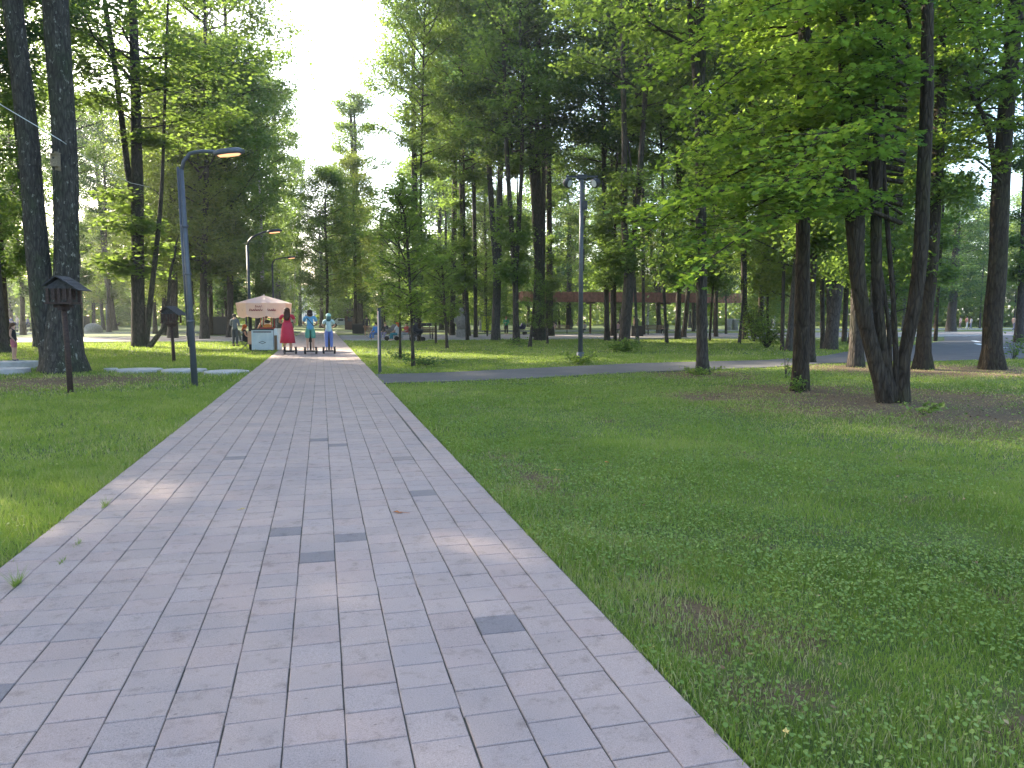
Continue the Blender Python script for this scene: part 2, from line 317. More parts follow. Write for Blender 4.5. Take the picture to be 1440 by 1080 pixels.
# ------------------------------------------------------------- trees
def catmull(P, step=.6):
    P = [np.array(p, float) for p in P]
    if len(P) < 3: P = [P[0], (P[0]+P[-1])/2, P[-1]]
    out = []; Pn = [2*P[0]-P[1]]+P+[2*P[-1]-P[-2]]
    for i in range(1, len(Pn)-2):
        a, b, c, d = Pn[i-1:i+3]; n = max(2, int(np.linalg.norm(c-b)/step))
        for t in np.linspace(0, 1, n, endpoint=False): out.append(.5*((2*b)+(c-a)*t+(2*a-5*b+4*c-d)*t*t+(3*b-a-3*c+d)*t**3))
    out.append(P[-1]); return np.array(out)
def tube_np(pts, rad, n=12, rough=0., flare=0., seed=0, ang0=0.):
    pts = np.asarray(pts, float); m = len(pts); T = np.gradient(pts, axis=0); T /= np.linalg.norm(T, axis=1)[:, None]+1e-9
    ref = np.array([1., 0, 0]) if abs(T[0, 0]) < .8 else np.array([0, 1., 0]); A = ref-T*(T@ref)[:, None]; A /= np.linalg.norm(A, axis=1)[:, None]; B = np.cross(T, A)
    an = np.arange(n)*2*np.pi/n+ang0; r = np.asarray(rad, float)[:, None]*np.ones((1, n))
    if rough:
        rs = np.random.default_rng(seed); ph = rs.random(6)*6.3; z = pts[:, 2][:, None]
        r *= 1+rough*(np.sin(3*an+ph[0]+z*.5)+.7*np.sin(5*an+ph[1]-z*.9)+.6*np.sin(2*an+ph[2]+z*1.7)+.5*(rs.random((m, n))-.5))
    if flare:
        rs = np.random.default_rng(seed+5); ph = rs.random(2)*6.3; z = np.clip(pts[:, 2][:, None]-pts[0, 2], 0, None)
        r *= 1+flare*np.exp(-z/.28)*(1+.45*np.sin(4*an+ph[0])+.25*np.sin(7*an+ph[1]))
    V = pts[:, None]+(A[:, None]*np.cos(an)[None, :, None]+B[:, None]*np.sin(an)[None, :, None])*r[:, :, None]
    i = np.arange(m*n).reshape(m, n); j = np.roll(i, -1, 1)
    return V.reshape(-1, 3), np.stack([i[:-1], j[:-1], j[1:], i[1:]], -1).reshape(-1, 4)
def join(parts):
    Vs, Fs, o = [], [], 0
    for V_, F_ in parts: Vs.append(V_); Fs.append(F_+o); o += len(V_)
    return np.concatenate(Vs), np.concatenate(Fs)
def leaf_quads(P, size, rs, upb=.5, shape='kite', nrm=None):
    """leaf faces at points P"""
    n = len(P); N = rs.normal(size=(n, 3)); N /= np.linalg.norm(N, axis=1)[:, None]; N[:, 2] = np.abs(N[:, 2])+upb; N /= np.linalg.norm(N, axis=1)[:, None]
    a = rs.normal(size=(n, 3)); a -= N*(a*N).sum(1)[:, None]; a /= np.linalg.norm(a, axis=1)[:, None]; b = np.cross(N, a)
    s = size*(.6+.8*rs.random(n))[:, None]
    if shape == 'kite': pts = [(-.5, 0), (0, .36), (.55, 0), (0, -.36)]
    elif shape == 'maple':
        pts = [(-.42, 0), (-.36, .30), (-.10, .22), (.02, .52), (.22, .20), (.58, 0), (.22, -.20), (.02, -.52), (-.10, -.22), (-.36, -.30)]
    k = len(pts); V = np.stack([P+a*s*u+b*s*v-N*s*(abs(v)*.25+abs(u)*.08) for u, v in pts], 1)
    return V.reshape(-1, 3), np.arange(n*k).reshape(n, k)
def crown_mesh(name, mats, H_, zb, R_, nbr, leaves, lsize, seed, prof='round', sec=5, low=0., spread=.34, shape='kite', rise=.55, hang=0.):
    """branches (material 0) and leaves (material 1) about the z axis"""
    rs = np.random.default_rng(seed); parts = []; LP = []; wt = []
    for i in range(nbr):
        t = (i+rs.random())/nbr; z0 = zb+(H_-zb)*t*.93
        if low and rs.random() < low: z0 = zb*(.35+.65*rs.random()); t = 0; short = .35
        else: short = 1
        if prof == 'round': e = math.sin(math.pi*min(1, .16+.80*t))**.7
        elif prof == 'cone': e = 1.08-t*.95
        elif prof == 'column': e = .75+.25*math.sin(math.pi*t) if t < .8 else (1-t)*4
        else: e = .55+.6*t if t < .7 else 1.0-(t-.7)*2
        L = R_*e*(.6+.55*rs.random())*short; az = i*2.4+rs.random()*.9; el = rise*(.3+.9*rs.random())*(.5+.8*t)
        d = np.array([math.cos(az)*math.cos(el), math.sin(az)*math.cos(el), math.sin(el)]); p0 = np.array([0, 0, z0]); m_ = 5; s = np.linspace(0, 1, m_)[:, None]
        pts = p0+d*L*s+np.array([0, 0, 1])*L*(.18*s*s-hang*s**3)+rs.normal(size=(m_, 3))*.05*L*s
        parts.append(tube_np(pts, np.linspace(.016*L+.012, .006, m_), 4))
        for q in range(sec):
            u = .25+.75*rs.random(); bp = p0+d*L*u+np.array([0, 0, 1])*L*(.18*u*u-hang*u**3); a2 = az+rs.choice([-1, 1])*(.4+.8*rs.random()); l2 = L*(.22+.3*rs.random())*(1.25-u*.5); e2 = el*.6+rs.normal()*.3
            d2 = np.array([math.cos(a2)*math.cos(e2), math.sin(a2)*math.cos(e2), math.sin(e2)-hang*.6]); pp = np.stack([bp, bp+d2*l2*.5, bp+d2*l2+np.array([0, 0, .05*l2])])
            parts.append(tube_np(pp, [.011, .008, .004], 3))
            for w_ in np.linspace(.25, 1.05, 4): LP.append(bp+d2*l2*w_); wt.append((.4+w_)*(.35 if rs.random() < .2 else 1))
        LP.append(pts[-1]); wt.append(1.3)
    LP = np.array(LP); wt = np.array(wt)*(L*0+1); wt = wt/wt.sum()
    n = leaves; c = rs.choice(len(LP), n, p=wt); off = rs.normal(size=(n, 3)); off *= spread*R_/2.6*(.6+.6*rs.random((n, 1))); off[:, 2] *= .62
    P = LP[c]+off; Lv, Lf = leaf_quads(P, lsize, rs, .5, shape)
    cc = np.clip(.45+.30*(rs.random(n)-.5)+.35*(rs.random(len(LP))[c]-.5), 0, 1); kk = Lf.shape[1]
    BV, BF = join(parts)
    if kk != 4:                       # different corner counts: build two sheets of loops
        me = bpy.data.meshes.new(name); V_ = np.concatenate([BV, Lv]).astype(np.float32); me.vertices.add(len(V_)); me.vertices.foreach_set('co', V_.ravel())
        lp = np.concatenate([BF.ravel(), Lf.ravel()+len(BV)]).astype(np.int32); me.loops.add(len(lp)); me.loops.foreach_set('vertex_index', lp)
        st = np.concatenate([np.arange(len(BF))*4, len(BF)*4+np.arange(n)*kk]).astype(np.int32); me.polygons.add(len(st)); me.polygons.foreach_set('loop_start', st)
        me.polygons.foreach_set('material_index', np.concatenate([np.zeros(len(BF)), np.ones(n)]).astype(np.int32)); me.update(calc_edges=True)
        a = me.color_attributes.new('Col', 'FLOAT_COLOR', 'POINT'); co = np.concatenate([np.zeros(len(BV)), np.repeat(cc, kk)]); a.data.foreach_set('color', np.repeat(co, 4).astype(np.float32))
    else:
        co = np.concatenate([np.zeros(len(BV)), np.repeat(cc, 4)]); me = np_mesh(name, np.concatenate([BV, Lv]), np.concatenate([BF, Lf+len(BV)]), np.repeat(co[:, None], 4, 1), np.concatenate([np.zeros(len(BF)), np.ones(n)]))
    for m in mats: me.materials.append(m)
    return me
CR = {}
mb_ = M['bark']
CR['high'] = [crown_mesh('crown', [mb_, M['leaf']], 25, 11, 3.9, 56, 26000, .16, 11, 'round', 6, .12, .25), crown_mesh('crown', [mb_, M['leaf_dark']], 25.5, 12, 3.8, 54, 24000, .16, 12, 'round', 6, .08, .25)]
CR['mid'] = [crown_mesh('crown', [mb_, M['leaf']], 18, 4.0, 3.3, 54, 36000, .14, 21, 'round', 6), crown_mesh('crown', [mb_, M['leaf_dark']], 17, 3.4, 3.2, 52, 32000, .14, 22, 'round', 6)]
CR['mid'].append(crown_mesh('crown', [mb_, M['leaf_yellow']], 17.5, 3.6, 3.3, 54, 34000, .14, 23, 'round', 6))  # yellow leaf colour stands in for sun glowing through the left crowns
CR['young'] = [crown_mesh('crown', [mb_, M['leaf']], 8.5, 1.9, 1.25, 34, 4600, .10, 31, 'round', 4, rise=.85, spread=.5)]
CR['bushy'] = [crown_mesh('crown', [mb_, M['leaf']], 13, 1.6, 2.1, 46, 17000, .13, 41, 'column', 5, rise=1.0), crown_mesh('crown', [mb_, M['leaf_yellow']], 12, 1.2, 2.3, 40, 14000, .14, 42, 'column', 5, rise=.9)]
CR['slim'] = [crown_mesh('crown', [mb_, M['leaf']], 26, 9, 3.0, 56, 22000, .19, 51, 'round', 6, .25)]
CR['far'] = [crown_mesh('crown', [mb_, M['leaf']], 23, 6.0, 3.8, 40, 12000, .27, 61, 'round', 5, .25, .42), crown_mesh('crown', [mb_, M['leaf_dark']], 24, 6.5, 3.8, 38, 12000, .28, 62, 'round', 5, .3, .42),
             crown_mesh('crown', [mb_, M['leaf_yellow']], 17, 2.6, 3.6, 36, 11000, .26, 63, 'round', 5, 0, .42), crown_mesh('crown', [mb_, M['leaf']], 9, .8, 2.8, 30, 8000, .22, 64, 'column', 4, 0, .45)]
CR['broad'] = [crown_mesh('crown', [mb_, M['leaf']], 21, 8.5, 4.6, 60, 26000, .14, 71, 'round', 6, .1, .28), crown_mesh('crown', [mb_, M['maple']], 21, 8.0, 4.3, 52, 13000, .17, 72, 'round', 5, 0, .32, 'maple', .4)]

TREES = []
def tree(name, base, stems, crown, label, group, cs=1.0, rz=None, bark='bark', height=None, cz=1.0, wpx=10, cat='tree', flare=.34, twigs=0, mesh_i=None):
    """base: pixel foot or a ground point; stems: lists of (px, py, width px) above it"""
    b = G(*base, -.03) if not hasattr(base, 'x') else base
    o = empty(name, b); k = ppm(b); parts = []; tops = []
    ch = None
    if crown:
        ms = CR[crown]; ch = ms[mesh_i if mesh_i is not None else len(TREES) % len(ms)]
        Hc = max(v for v in (vv.co.z for vv in ch.vertices[0:200:7]))if False else {'high': 22, 'mid': 15.5, 'young': 8.2, 'bushy': 12, 'slim': 25, 'far': 18, 'broad': 19.5}[crown]*cz
    else: Hc = 20
    if height: Hc = height
    for si, st in enumerate(stems):
        P = []; Wd = []
        for q in st:
            if hasattr(q[0], 'x'): P.append(np.array(q[0]-b)); Wd.append(q[1])
            else: P.append(np.array(on_plane(q[0], q[1], b)-b)); Wd.append(q[2]/k/2*.93)
        if len(P) == 1: P.append(P[0]+np.array([0, 0, 2.0])); Wd.append(Wd[0]*.95)
        if P[-1][2] < Hc and not (si and st is not stems[0] and Wd[-1] < 0):
            d = P[-1]-P[0]; d = d/max(.1, d[2]); d[:2] *= .6; z0 = P[-1][2]; n = 3
            for t in (.35, .7, 1.0):
                P.append(P[len(P)-1]*0+np.array([*(P[-1][:2]+d[:2]*(Hc-z0)*.33+np.array([rng.normal(), rng.normal()])*.12), z0+(Hc-z0)*t])); Wd.append(max(.012, Wd[-1]*(.80 if t < .9 else .35)))
        pts = catmull(P, .45 if k > 25 else 1.2); l0 = np.linspace(0, 1, len(P)); cum = np.concatenate([[0], np.cumsum(np.linalg.norm(np.diff(np.array(P), axis=0), axis=1))]); cp = np.concatenate([[0], np.cumsum(np.linalg.norm(np.diff(pts, axis=0), axis=1))])
        rad = np.interp(cp/cp[-1], cum/cum[-1], Wd)
        parts.append(tube_np(pts, rad, 16 if k > 30 else 9, .035, flare if P[0][2] < .5 else 0, int(b.x*37+b.y*91+si) % 9999)); tops.append(pts[-1])
    rs = np.random.default_rng(int(abs(b.x*13+b.y*7)))
    for q in range(twigs):              # bare stubs and side branches low on the trunk
        pi = pts[int(len(pts)*(.15+.4*rs.random()))]; az = rs.random()*6.3; L = .8+1.6*rs.random(); dd = np.array([math.cos(az), math.sin(az), .45])
        parts.append(tube_np(np.array([pi, pi+dd*L*.5, pi+dd*L+np.array([0, 0, .2*L])]), [.03, .02, .008], 5))
    V_, F_ = join(parts); link('trunk', np_mesh('trunk', V_, F_), M[bark], o, True)
    if ch is not None:
        c = link('crown', ch, None, o); tp = np.mean(tops, 0); tz = tp[2]
        tilt = Vector(tp.tolist()).normalized(); az = rz if rz is not None else rng.random()*6.28
        c.rotation_euler = (Vector((0, 0, 1)).rotation_difference(tilt).to_matrix() @ Matrix.Rotation(az, 3, 'Z')).to_euler(); c.scale = (cs, cs, cz)
    tag(o, label, 'tree', group); TREES.append((o, b, crown)); return o
ML, MM, MR = 'tall trees on the left of the path', 'tall trees in the middle grove', 'tall trees on the right lawn'
# --- left side
tree('old_tree', (92, 524), [[(90, 524, 60), (88, 470, 52), (93, 400, 34), (91, 200, 33), (78, 0, 34)], [(80, 522, 40), (72, 470, 40), (58, 400, 32), (40, 200, 28), (17, 0, 26)]], 'high', 'massive two-stemmed old tree with pale lichen flecks beside the bird feeder post', ML, 1.1, bark='bark_lichen', flare=.2, mesh_i=1)
tree('tree', (2, 497), [[(2, 497, 20), (-2, 440, 15), (-12, 300, 13)]], 'high', 'dark trunk cut by the left edge of the picture beside the little girl', ML, 1.0, flare=.7)
tree('tree', (15, 462), [[(15, 462, 11), (8, 400, 9), (-3, 300, 8)]], 'far', 'trunk leaning left behind the stroller crowd at the far left', ML, 1.0)
tree('tree', (195, 488), [[(195, 488, 19), (194, 400, 19), (193, 275, 17), (190, 100, 13), (186, 0, 12)], [(190, 290, 9), (180, 240, 9), (165, 120, 8), (150, 20, 7)], [(205, 487, 8), (212, 420, 8), (222, 330, 7), (228, 250, 5)]], 'high', 'straight dark tree with a slim side stem, left of the near street lamp', ML, 1.75, flare=.25, mesh_i=0)
tree('tree', (209, 489), [[(209, 489, 7), (222, 472, 7), (233, 455, 6), (236, 430, 5), (240, 380, 4)]], None, 'low crooked stem curving right from the foot of the straight dark tree', ML, height=6)
tree('tree', (243, 476), [[(243, 476, 14), (243, 400, 13), (242, 300, 11)]], 'mid', 'tree behind the small bird feeder, left of the near street lamp', ML, 1.4, mesh_i=2, cz=1.15)
tree('tree', (160, 465), [[(160, 465, 10), (151, 390, 9), (143, 300, 8)]], 'high', 'slender tree leaning left behind the hanging flower baskets', ML, 1.1)
tree('tree', (132, 462), [[(132, 462, 5), (129, 300, 4)]], 'mid', 'very thin upright tree between the old tree and the leaning slender one', ML, 1.1)
tree('tree', (267, 474), [[(267, 474, 9), (268, 300, 7)]], 'mid', 'tree hidden partly behind the near street lamp pole', ML, 1.3, mesh_i=2, cz=1.2)
tree('tree', (288, 477), [[(288, 477, 12), (286, 400, 10), (289, 300, 8)]], 'high', 'dark tree just left of the black shed', ML, 1.4, mesh_i=0, cz=1.25)
low_c = link('lower_crown', CR['mid'][2], None, TREES[-1][0]); low_c.scale = (1.35, 1.35, 1.25)
tree('tree', (324, 475), [[(324, 475, 10), (323, 300, 8)]], 'high', 'tree rising behind the standing man near the snack cart', ML, 1.45, mesh_i=0, cz=1.35)
low_c = link('lower_crown', CR['mid'][0], None, TREES[-1][0]); low_c.scale = (1.3, 1.3, 1.3)
tree('tree', (363, 467), [[(363, 467, 9), (362, 380, 8), (360, 250, 7)]], 'mid', 'tree directly behind the snack cart parasol', ML, 1.4, mesh_i=0, cz=1.3)
tree('tree', (392, 463), [[(392, 463, 9), (389, 350, 8), (386, 200, 6)]], 'slim', 'tall pale-barked tree above the woman in the red dress', ML, 1.5, cz=1.3, bark='bark_grey')
tree('birch', (408, 461), [[(408, 461, 4), (409, 300, 3)], [(411, 461, 4), (420, 300, 3), (428, 230, 2)]], 'slim', 'pale twin birch between the red dress and the blue shirt riders', ML, .6, bark='birch')
tree('tree', (422, 459), [[(422, 459, 5), (422, 380, 4)]], 'bushy', 'dark narrow bushy tree on the left edge of the far path', ML, 1.1, cz=1.1, mesh_i=0)
tree('tree', (452, 461), [[(452, 461, 6), (452, 400, 5)]], 'bushy', 'broad bushy tree straight ahead over the child rider', 'bushy trees at the end of the path', 1.7, cz=1.35, mesh_i=0)
tree('tree', (470, 459), [[(470, 459, 5), (470, 400, 5)]], 'bushy', 'yellow-green bushy tree closing the end of the path', 'bushy trees at the end of the path', 1.7, cz=1.55, mesh_i=1)
tree('tree', (504, 466), [[(504, 466, 9), (499, 300, 7), (494, 180, 5)], [(508, 466, 7), (503, 300, 5), (499, 180, 4)]], 'slim', 'lone tall slender tree against the bright sky, right of the path', MM, 1.15, cz=1.05)
# --- saplings by the right lawn edge
SP = 'saplings on the lawn right of the path'
tree('sapling', (563, 506), [[(563, 506, 4), (562, 430, 3), (561, 350, 2.5)]], 'young', 'thin sapling right of the slim marker post', SP, 1.2, cz=.8)
tree('sapling', (581, 516), [[(581, 516, 5), (578, 430, 4), (572, 330, 4), (566, 290, 3)]], 'young', 'second sapling from the marker post, its stem leaning left', SP, 1.0, cz=.72)
tree('sapling', (613, 484), [[(613, 484, 3), (612, 400, 3)]], 'young', 'very thin sapling between the seated visitors and the stone figure', SP, 1.2, cz=.62)
tree('sapling', (629, 490), [[(629, 490, 4), (625, 430, 4), (622, 380, 3)]], 'young', 'dark sapling with a thickened foot left of the stone figure', SP, 1.2, cz=.66)
tree('sapling', (745, 488), [[(745, 488, 5), (749, 450, 4), (754, 380, 3)]], 'young', 'small sapling leaning right in front of the walkway\'s left end', SP, .6, cz=.5)
tree('sapling', (770, 484), [[(770, 484, 2.5), (769, 420, 2.5)]], 'young', 'hair-thin sapling left of the tall floodlight pole', SP, .5, cz=.45)
# --- middle grove
tree('tree', (585, 474), [[(585, 474, 12), (584, 380, 11), (582, 200, 8)]], 'high', 'dark tree above the row of seated visitors', MM, 1.35, cz=1.25)
tree('tree', (591, 463), [[(591, 463, 7), (590, 300, 6)]], 'far', 'pinkish pale trunk right behind the dark tree above the visitors', MM, 1.1, bark='bark_grey')
tree('tree', (537, 462), [[(537, 462, 5), (536, 300, 4)]], 'bushy', 'bushy leafy tree rising behind the slim marker post', MM, 1.5, cz=1.2, mesh_i=1)
tree('tree', (636, 472), [[(636, 472, 8), (638, 350, 8), (640, 200, 7)]], 'high', 'tree immediately left of the carved stone figure', MM, 1.2, cz=1.2)
tree('tree', (657, 473), [[(657, 473, 10), (653, 380, 9), (648, 200, 8), (645, 60, 6)]], 'high', 'tree immediately right of the carved stone figure', MM, 1.1)
tree('tree', (669, 475), [[(669, 475, 6), (667, 300, 6), (662, 100, 5)]], 'high', 'slim tree, second to the right of the carved stone figure', MM, 1.0)
tree('birch', (676, 463), [[(676, 463, 5), (680, 350, 5), (684, 250, 4)]], 'far', 'pale spotted birch trunk behind the yellow notice board', MM, .9, bark='birch')
tree('tree', (698, 479), [[(697, 479, 13), (699, 380, 12), (694, 330, 9), (686, 200, 8), (680, 60, 7)], [(700, 400, 9), (702, 330, 9), (704, 200, 8), (704, 60, 7)]], 'high', 'strong tree forking into two stems, left of the person in green', MM, 1.2, bark='bark_grey')
tree('tree', (726, 483), [[(726, 483, 9), (724, 380, 9), (718, 300, 7), (712, 200, 7), (708, 60, 5)], [(726, 380, 6), (729, 330, 6), (733, 250, 6), (735, 100, 5)]], 'high', 'forked tree standing between the person in green and the walkway', MM, 1.1)
tree('tree', (760, 479), [[(760, 479, 16), (758, 380, 14), (753, 300, 11), (744, 150, 9), (738, 0, 8)], [(752, 474, 8), (754, 400, 8), (758, 300, 8), (756, 200, 7), (755, 60, 6)], [(762, 470, 8), (764, 300, 7), (765, 150, 6)]], 'high', 'thick cluster of dark stems in front of the walkway\'s left end', MM, 1.35)
tree('tree', (774, 473), [[(774, 473, 10), (773, 380, 9), (771, 200, 8), (769, 60, 7)]], 'high', 'tall tree just right of the thick dark stem cluster', MM, 1.1)
tree('tree', (683, 466), [[(683, 466, 4), (682, 300, 4), (676, 120, 3)]], 'far', 'thin straight tree beside the yellow notice board', MM, 1.0)
tree('tree', (621, 464), [[(621, 464, 7), (618, 300, 6)]], 'far', 'tree left of the carved stone figure, in the far row', MM, 1.3, cz=1.4)
tree('tree', (648, 461), [[(648, 461, 6), (647, 300, 5)]], 'far', 'thin tree right behind the carved stone figure', MM, .9)
# --- right half, middle distance
tree('tree', (854, 479), [[(854, 479, 8), (852, 380, 7), (849, 200, 7), (847, 60, 6)]], 'high', 'slender tree crossing the walkway, right of the floodlight pole', MR, 1.1)
tree('tree', (861, 473), [[(861, 473, 5), (860, 300, 5)]], 'high', 'thin tree close behind the slender one crossing the walkway', MR, 1.1)
tree('tree', (877, 493), [[(877, 493, 16), (882, 430, 17), (885, 370, 16), (878, 320, 10), (878, 200, 8), (876, 60, 7)], [(886, 380, 10), (893, 320, 9), (903, 200, 8), (912, 60, 7)]], 'high', 'stout forked tree with leafy shoots at its foot in front of the walkway', MR, 1.2)
tree('tree', (905, 471), [[(905, 471, 5), (904, 300, 5)]], 'high', 'thin tree rising beside the dark bin under the walkway', MR, 1.1)
tree('tree', (953, 477), [[(953, 477, 8), (955, 380, 8), (957, 250, 8), (966, 100, 5)], [(956, 330, 6), (952, 200, 5), (948, 60, 4)]], 'high', 'forked slim tree just right of the dark picnic bench', MR, 1.1)
tree('tree', (963, 475), [[(961, 475, 7), (966, 430, 7), (972, 330, 5)]], 'high', 'leaning slim tree left of the smooth near trunk', MR, 1.1)
tree('tree', (988, 526), [[(988, 526, 17), (986, 400, 16), (985, 200, 15), (983, 140, 15), (974, 60, 8), (969, 0, 8)], [(985, 160, 9), (987, 60, 13), (985, 0, 13)]], 'broad', 'smooth straight tree standing at the near edge of the asphalt path', MR, 1.0, flare=.45, cz=1.05, mesh_i=0)
tree('tree', (1007, 474), [[(1007, 474, 5), (1008, 300, 5)]], 'high', 'thin tree in the shade right of the smooth near trunk', MR, 1.1, mesh_i=0)
tree('tree', (1021, 470), [[(1021, 470, 3), (1020, 300, 3)]], 'mid', 'very thin tree before the carved log seats', MR, .9)
tree('tree', (1047, 477), [[(1047, 477, 10), (1046, 380, 9), (1045, 200, 8), (1044, 60, 7)]], 'high', 'tree at the right end of the walkway', MR, 1.1)
tree('tree', (1069, 474), [[(1069, 474, 8), (1071, 380, 8), (1074, 250, 6)]], 'mid', 'light brown trunk above the green shrub', MR, 1.0, bark='bark_brown')
tree('tree', (1100, 493), [[(1100, 493, 5), (1102, 380, 5), (1104, 250, 4)]], 'high', 'thin tree behind and left of the near dark straight trunk', MR, .9)
tree('tree', (1109, 494), [[(1109, 494, 10), (1114, 430, 9), (1120, 350, 8), (1124, 250, 7)]], 'mid', 'tree leaning right into the near dark straight trunk', MR, 1.0)
tree('tree', (1125, 549), [[(1125, 549, 24), (1127, 450, 22), (1129, 350, 21), (1130, 200, 19), (1131, 60, 17)]], 'broad', 'near straight dark trunk left of the many-stemmed clump', MR, .9, flare=.3, bark='bark_brown', mesh_i=1)
tree('tree', (1140, 510), [[(1140, 510, 13), (1141, 400, 12), (1146, 300, 13), (1150, 150, 11)]], 'high', 'trunk right behind the near straight dark one', MR, 1.0)
tree('tree', (1157, 491), [[(1157, 491, 7), (1156, 380, 6), (1155, 280, 6), (1154, 150, 5)]], 'high', 'thin upright tree left of the wide dark fork', MR, .9)
tree('tree', (1168, 492), [[(1168, 492, 20), (1172, 440, 19), (1180, 380, 17), (1187, 300, 13), (1190, 200, 11)], [(1166, 440, 8), (1165, 390, 8), (1160, 330, 7), (1159, 230, 6)]], 'high', 'wide dark tree forking left and right behind the asphalt path', MR, 1.1)
tree('tree', (1187, 481), [[(1187, 481, 7), (1191, 380, 7), (1192, 280, 6)]], 'mid', 'straight dark tree just right of the wide dark fork', MR, 1.0)
tree('tree', (1197, 483), [[(1197, 483, 8), (1203, 400, 7), (1210, 300, 6)]], 'mid', 'tree leaning right between the wide fork and the many-stemmed clump', MR, 1.0)
tree('tree', (1204, 516), [[(1204, 516, 22), (1205, 440, 19), (1207, 300, 18), (1205, 150, 15)]], 'broad', 'thick trunk hidden behind the left stem of the clump', MR, .9, flare=.25, mesh_i=0)
clump = tree('multi_stem_maple', (1256, 566), [[(1246, 566, 22), (1231, 510, 22), (1210, 420, 22), (1203, 350, 22), (1196, 270, 18), (1188, 120, 16), (1182, 0, 14)],
     [(1255, 561, 15), (1243, 500, 14), (1235, 430, 15), (1232, 330, 16), (1235, 200, 14), (1239, 0, 12)], [(1260, 566, 10), (1260, 500, 8), (1256, 420, 7), (1246, 290, 7), (1240, 150, 6)],
     [(1269, 566, 19), (1272, 500, 17), (1286, 430, 20), (1295, 350, 21), (1298, 270, 19), (1304, 130, 18), (1305, 0, 16)], [(1253, 561, 7), (1249, 450, 6), (1238, 380, 6), (1224, 250, 6)]], 'broad',
     'near clump of five stems spreading from one foot on the right lawn', MR, .9, flare=.25, bark='bark_brown', mesh_i=1)
tree('tree', (1297, 519), [[(1297, 519, 22), (1301, 450, 19), (1309, 380, 20), (1315, 280, 18), (1322, 150, 16), (1328, 0, 14)]], 'broad', 'brown trunk leaning right just behind the clump', MR, .85, flare=.3, bark='bark_brown', mesh_i=0)
tree('tree', (1396, 519), [[(1396, 519, 30), (1395, 460, 26), (1402, 380, 25), (1406, 290, 25), (1412, 200, 22), (1424, 60, 21), (1428, 0, 21)], [(1404, 270, 12), (1396, 220, 8), (1386, 170, 7), (1360, 110, 6)]], 'broad', 'thick dark trunk with a bent side limb near the right edge', MR, .95, flare=.4, bark='bark_brown', mesh_i=1)
tree('tree', (1337, 467), [[(1337, 467, 13), (1341, 400, 11), (1346, 320, 9)]], 'mid', 'tree standing beyond the asphalt branch path, between two near trunks', MR, 1.2, mesh_i=1)
tree('tree', (1432, 482), [[(1432, 482, 12), (1437, 400, 10), (1441, 300, 9)]], 'high', 'dark trunk at the right edge of the picture', MR, 1.0)
tree('tree', (1306, 461), [[(1306, 461, 6), (1305, 300, 5)]], 'far', 'thin far tree between the leaning brown trunk and the thick dark one', MR, 1.0)
tree('tree', (1088, 461), [[(1088, 461, 4), (1092, 350, 4), (1094, 300, 3)]], 'far', 'thin pale far tree left of the near dark straight trunk', MR, .8, bark='birch')
tree('tree', (928, 467), [[(928, 467, 7), (920, 380, 6), (905, 280, 5)]], 'mid', 'leaning tree behind the dark picnic bench', MR, 1.0)
tree('tree', (800, 463), [[(800, 463, 8), (801, 300, 7)]], 'far', 'tree behind the walkway beside the floodlight pole', MR, 1.0)
tree('tree', (975, 466), [[(975, 466, 5), (974, 300, 5)]], 'mid', 'thin tree under the walkway, left of the smooth near trunk', MR, 1.0)

# --- low maple boughs of the clump and its neighbour, with lobed leaves
def bough_mesh(name, specs, seed, lsize=.118):
    rs = np.random.default_rng(seed); parts = []; P = []
    for (z0, az, L, drop, p0) in specs:
        d = np.array([math.cos(az), math.sin(az), .0]); m_ = 8; s = np.linspace(0, 1, m_)[:, None]; wig = np.cumsum(rs.normal(size=(m_, 3))*.03*L/2, 0); wig[0] = 0
        pts = np.array([p0[0], p0[1], z0])+d*L*s+np.array([0, 0, 1])*L*(.30*s-drop*s**2.2)+wig; parts.append(tube_np(pts, np.linspace(.008*L+.012, .004, m_), 5))
        ns = int(L*7)
        for q in range(ns):
            u = .18+.82*(q+rs.random()*.6)/ns; bp = np.array([np.interp(u, s[:, 0], pts[:, i]) for i in range(3)]); sd_ = 1 if q % 2 else -1
            a2 = az+sd_*(.55+.5*rs.random()); l2 = (.35+.95*rs.random())*(1.3-u*.65)*min(1, L/3)
            d2 = np.array([math.cos(a2), math.sin(a2), .05-.25*rs.random()]); parts.append(tube_np(np.stack([bp, bp+d2*l2*.5+[0, 0, .03], bp+d2*l2]), [.007, .005, .003], 3))
            nl = int(l2*19)+5
            for j in range(nl):
                t = .15+.9*j/nl; pr = np.array([-d2[1], d2[0], 0]); P.append(bp+d2*l2*t+pr*(rs.normal()*.11)+np.array([0, 0, rs.normal()*.06-.04]))
    P = np.array(P); n = len(P); BV, BF = join(parts); Lv, Lf = leaf_quads(P, lsize, rs, 1.0, 'maple'); kk = 10
    me = bpy.data.meshes.new(name); V_ = np.concatenate([BV, Lv]).astype(np.float32); me.vertices.add(len(V_)); me.vertices.foreach_set('co', V_.ravel())
    lp = np.concatenate([BF.ravel(), Lf.ravel()+len(BV)]).astype(np.int32); me.loops.add(len(lp)); me.loops.foreach_set('vertex_index', lp)
    st = np.concatenate([np.arange(len(BF))*4, len(BF)*4+np.arange(n)*kk]).astype(np.int32); me.polygons.add(len(st)); me.polygons.foreach_set('loop_start', st)
    me.polygons.foreach_set('material_index', np.concatenate([np.zeros(len(BF)), np.ones(n)]).astype(np.int32)); me.update(calc_edges=True)
    a = me.color_attributes.new('Col', 'FLOAT_COLOR', 'POINT'); cc = np.clip(.5+.6*(rs.random(n)-.5), 0, 1); co = np.concatenate([np.zeros(len(BV)), np.repeat(cc, kk)]); a.data.foreach_set('color', np.repeat(co, 4).astype(np.float32))
    me.materials.append(M['bark_brown']); me.materials.append(M['maple']); return me
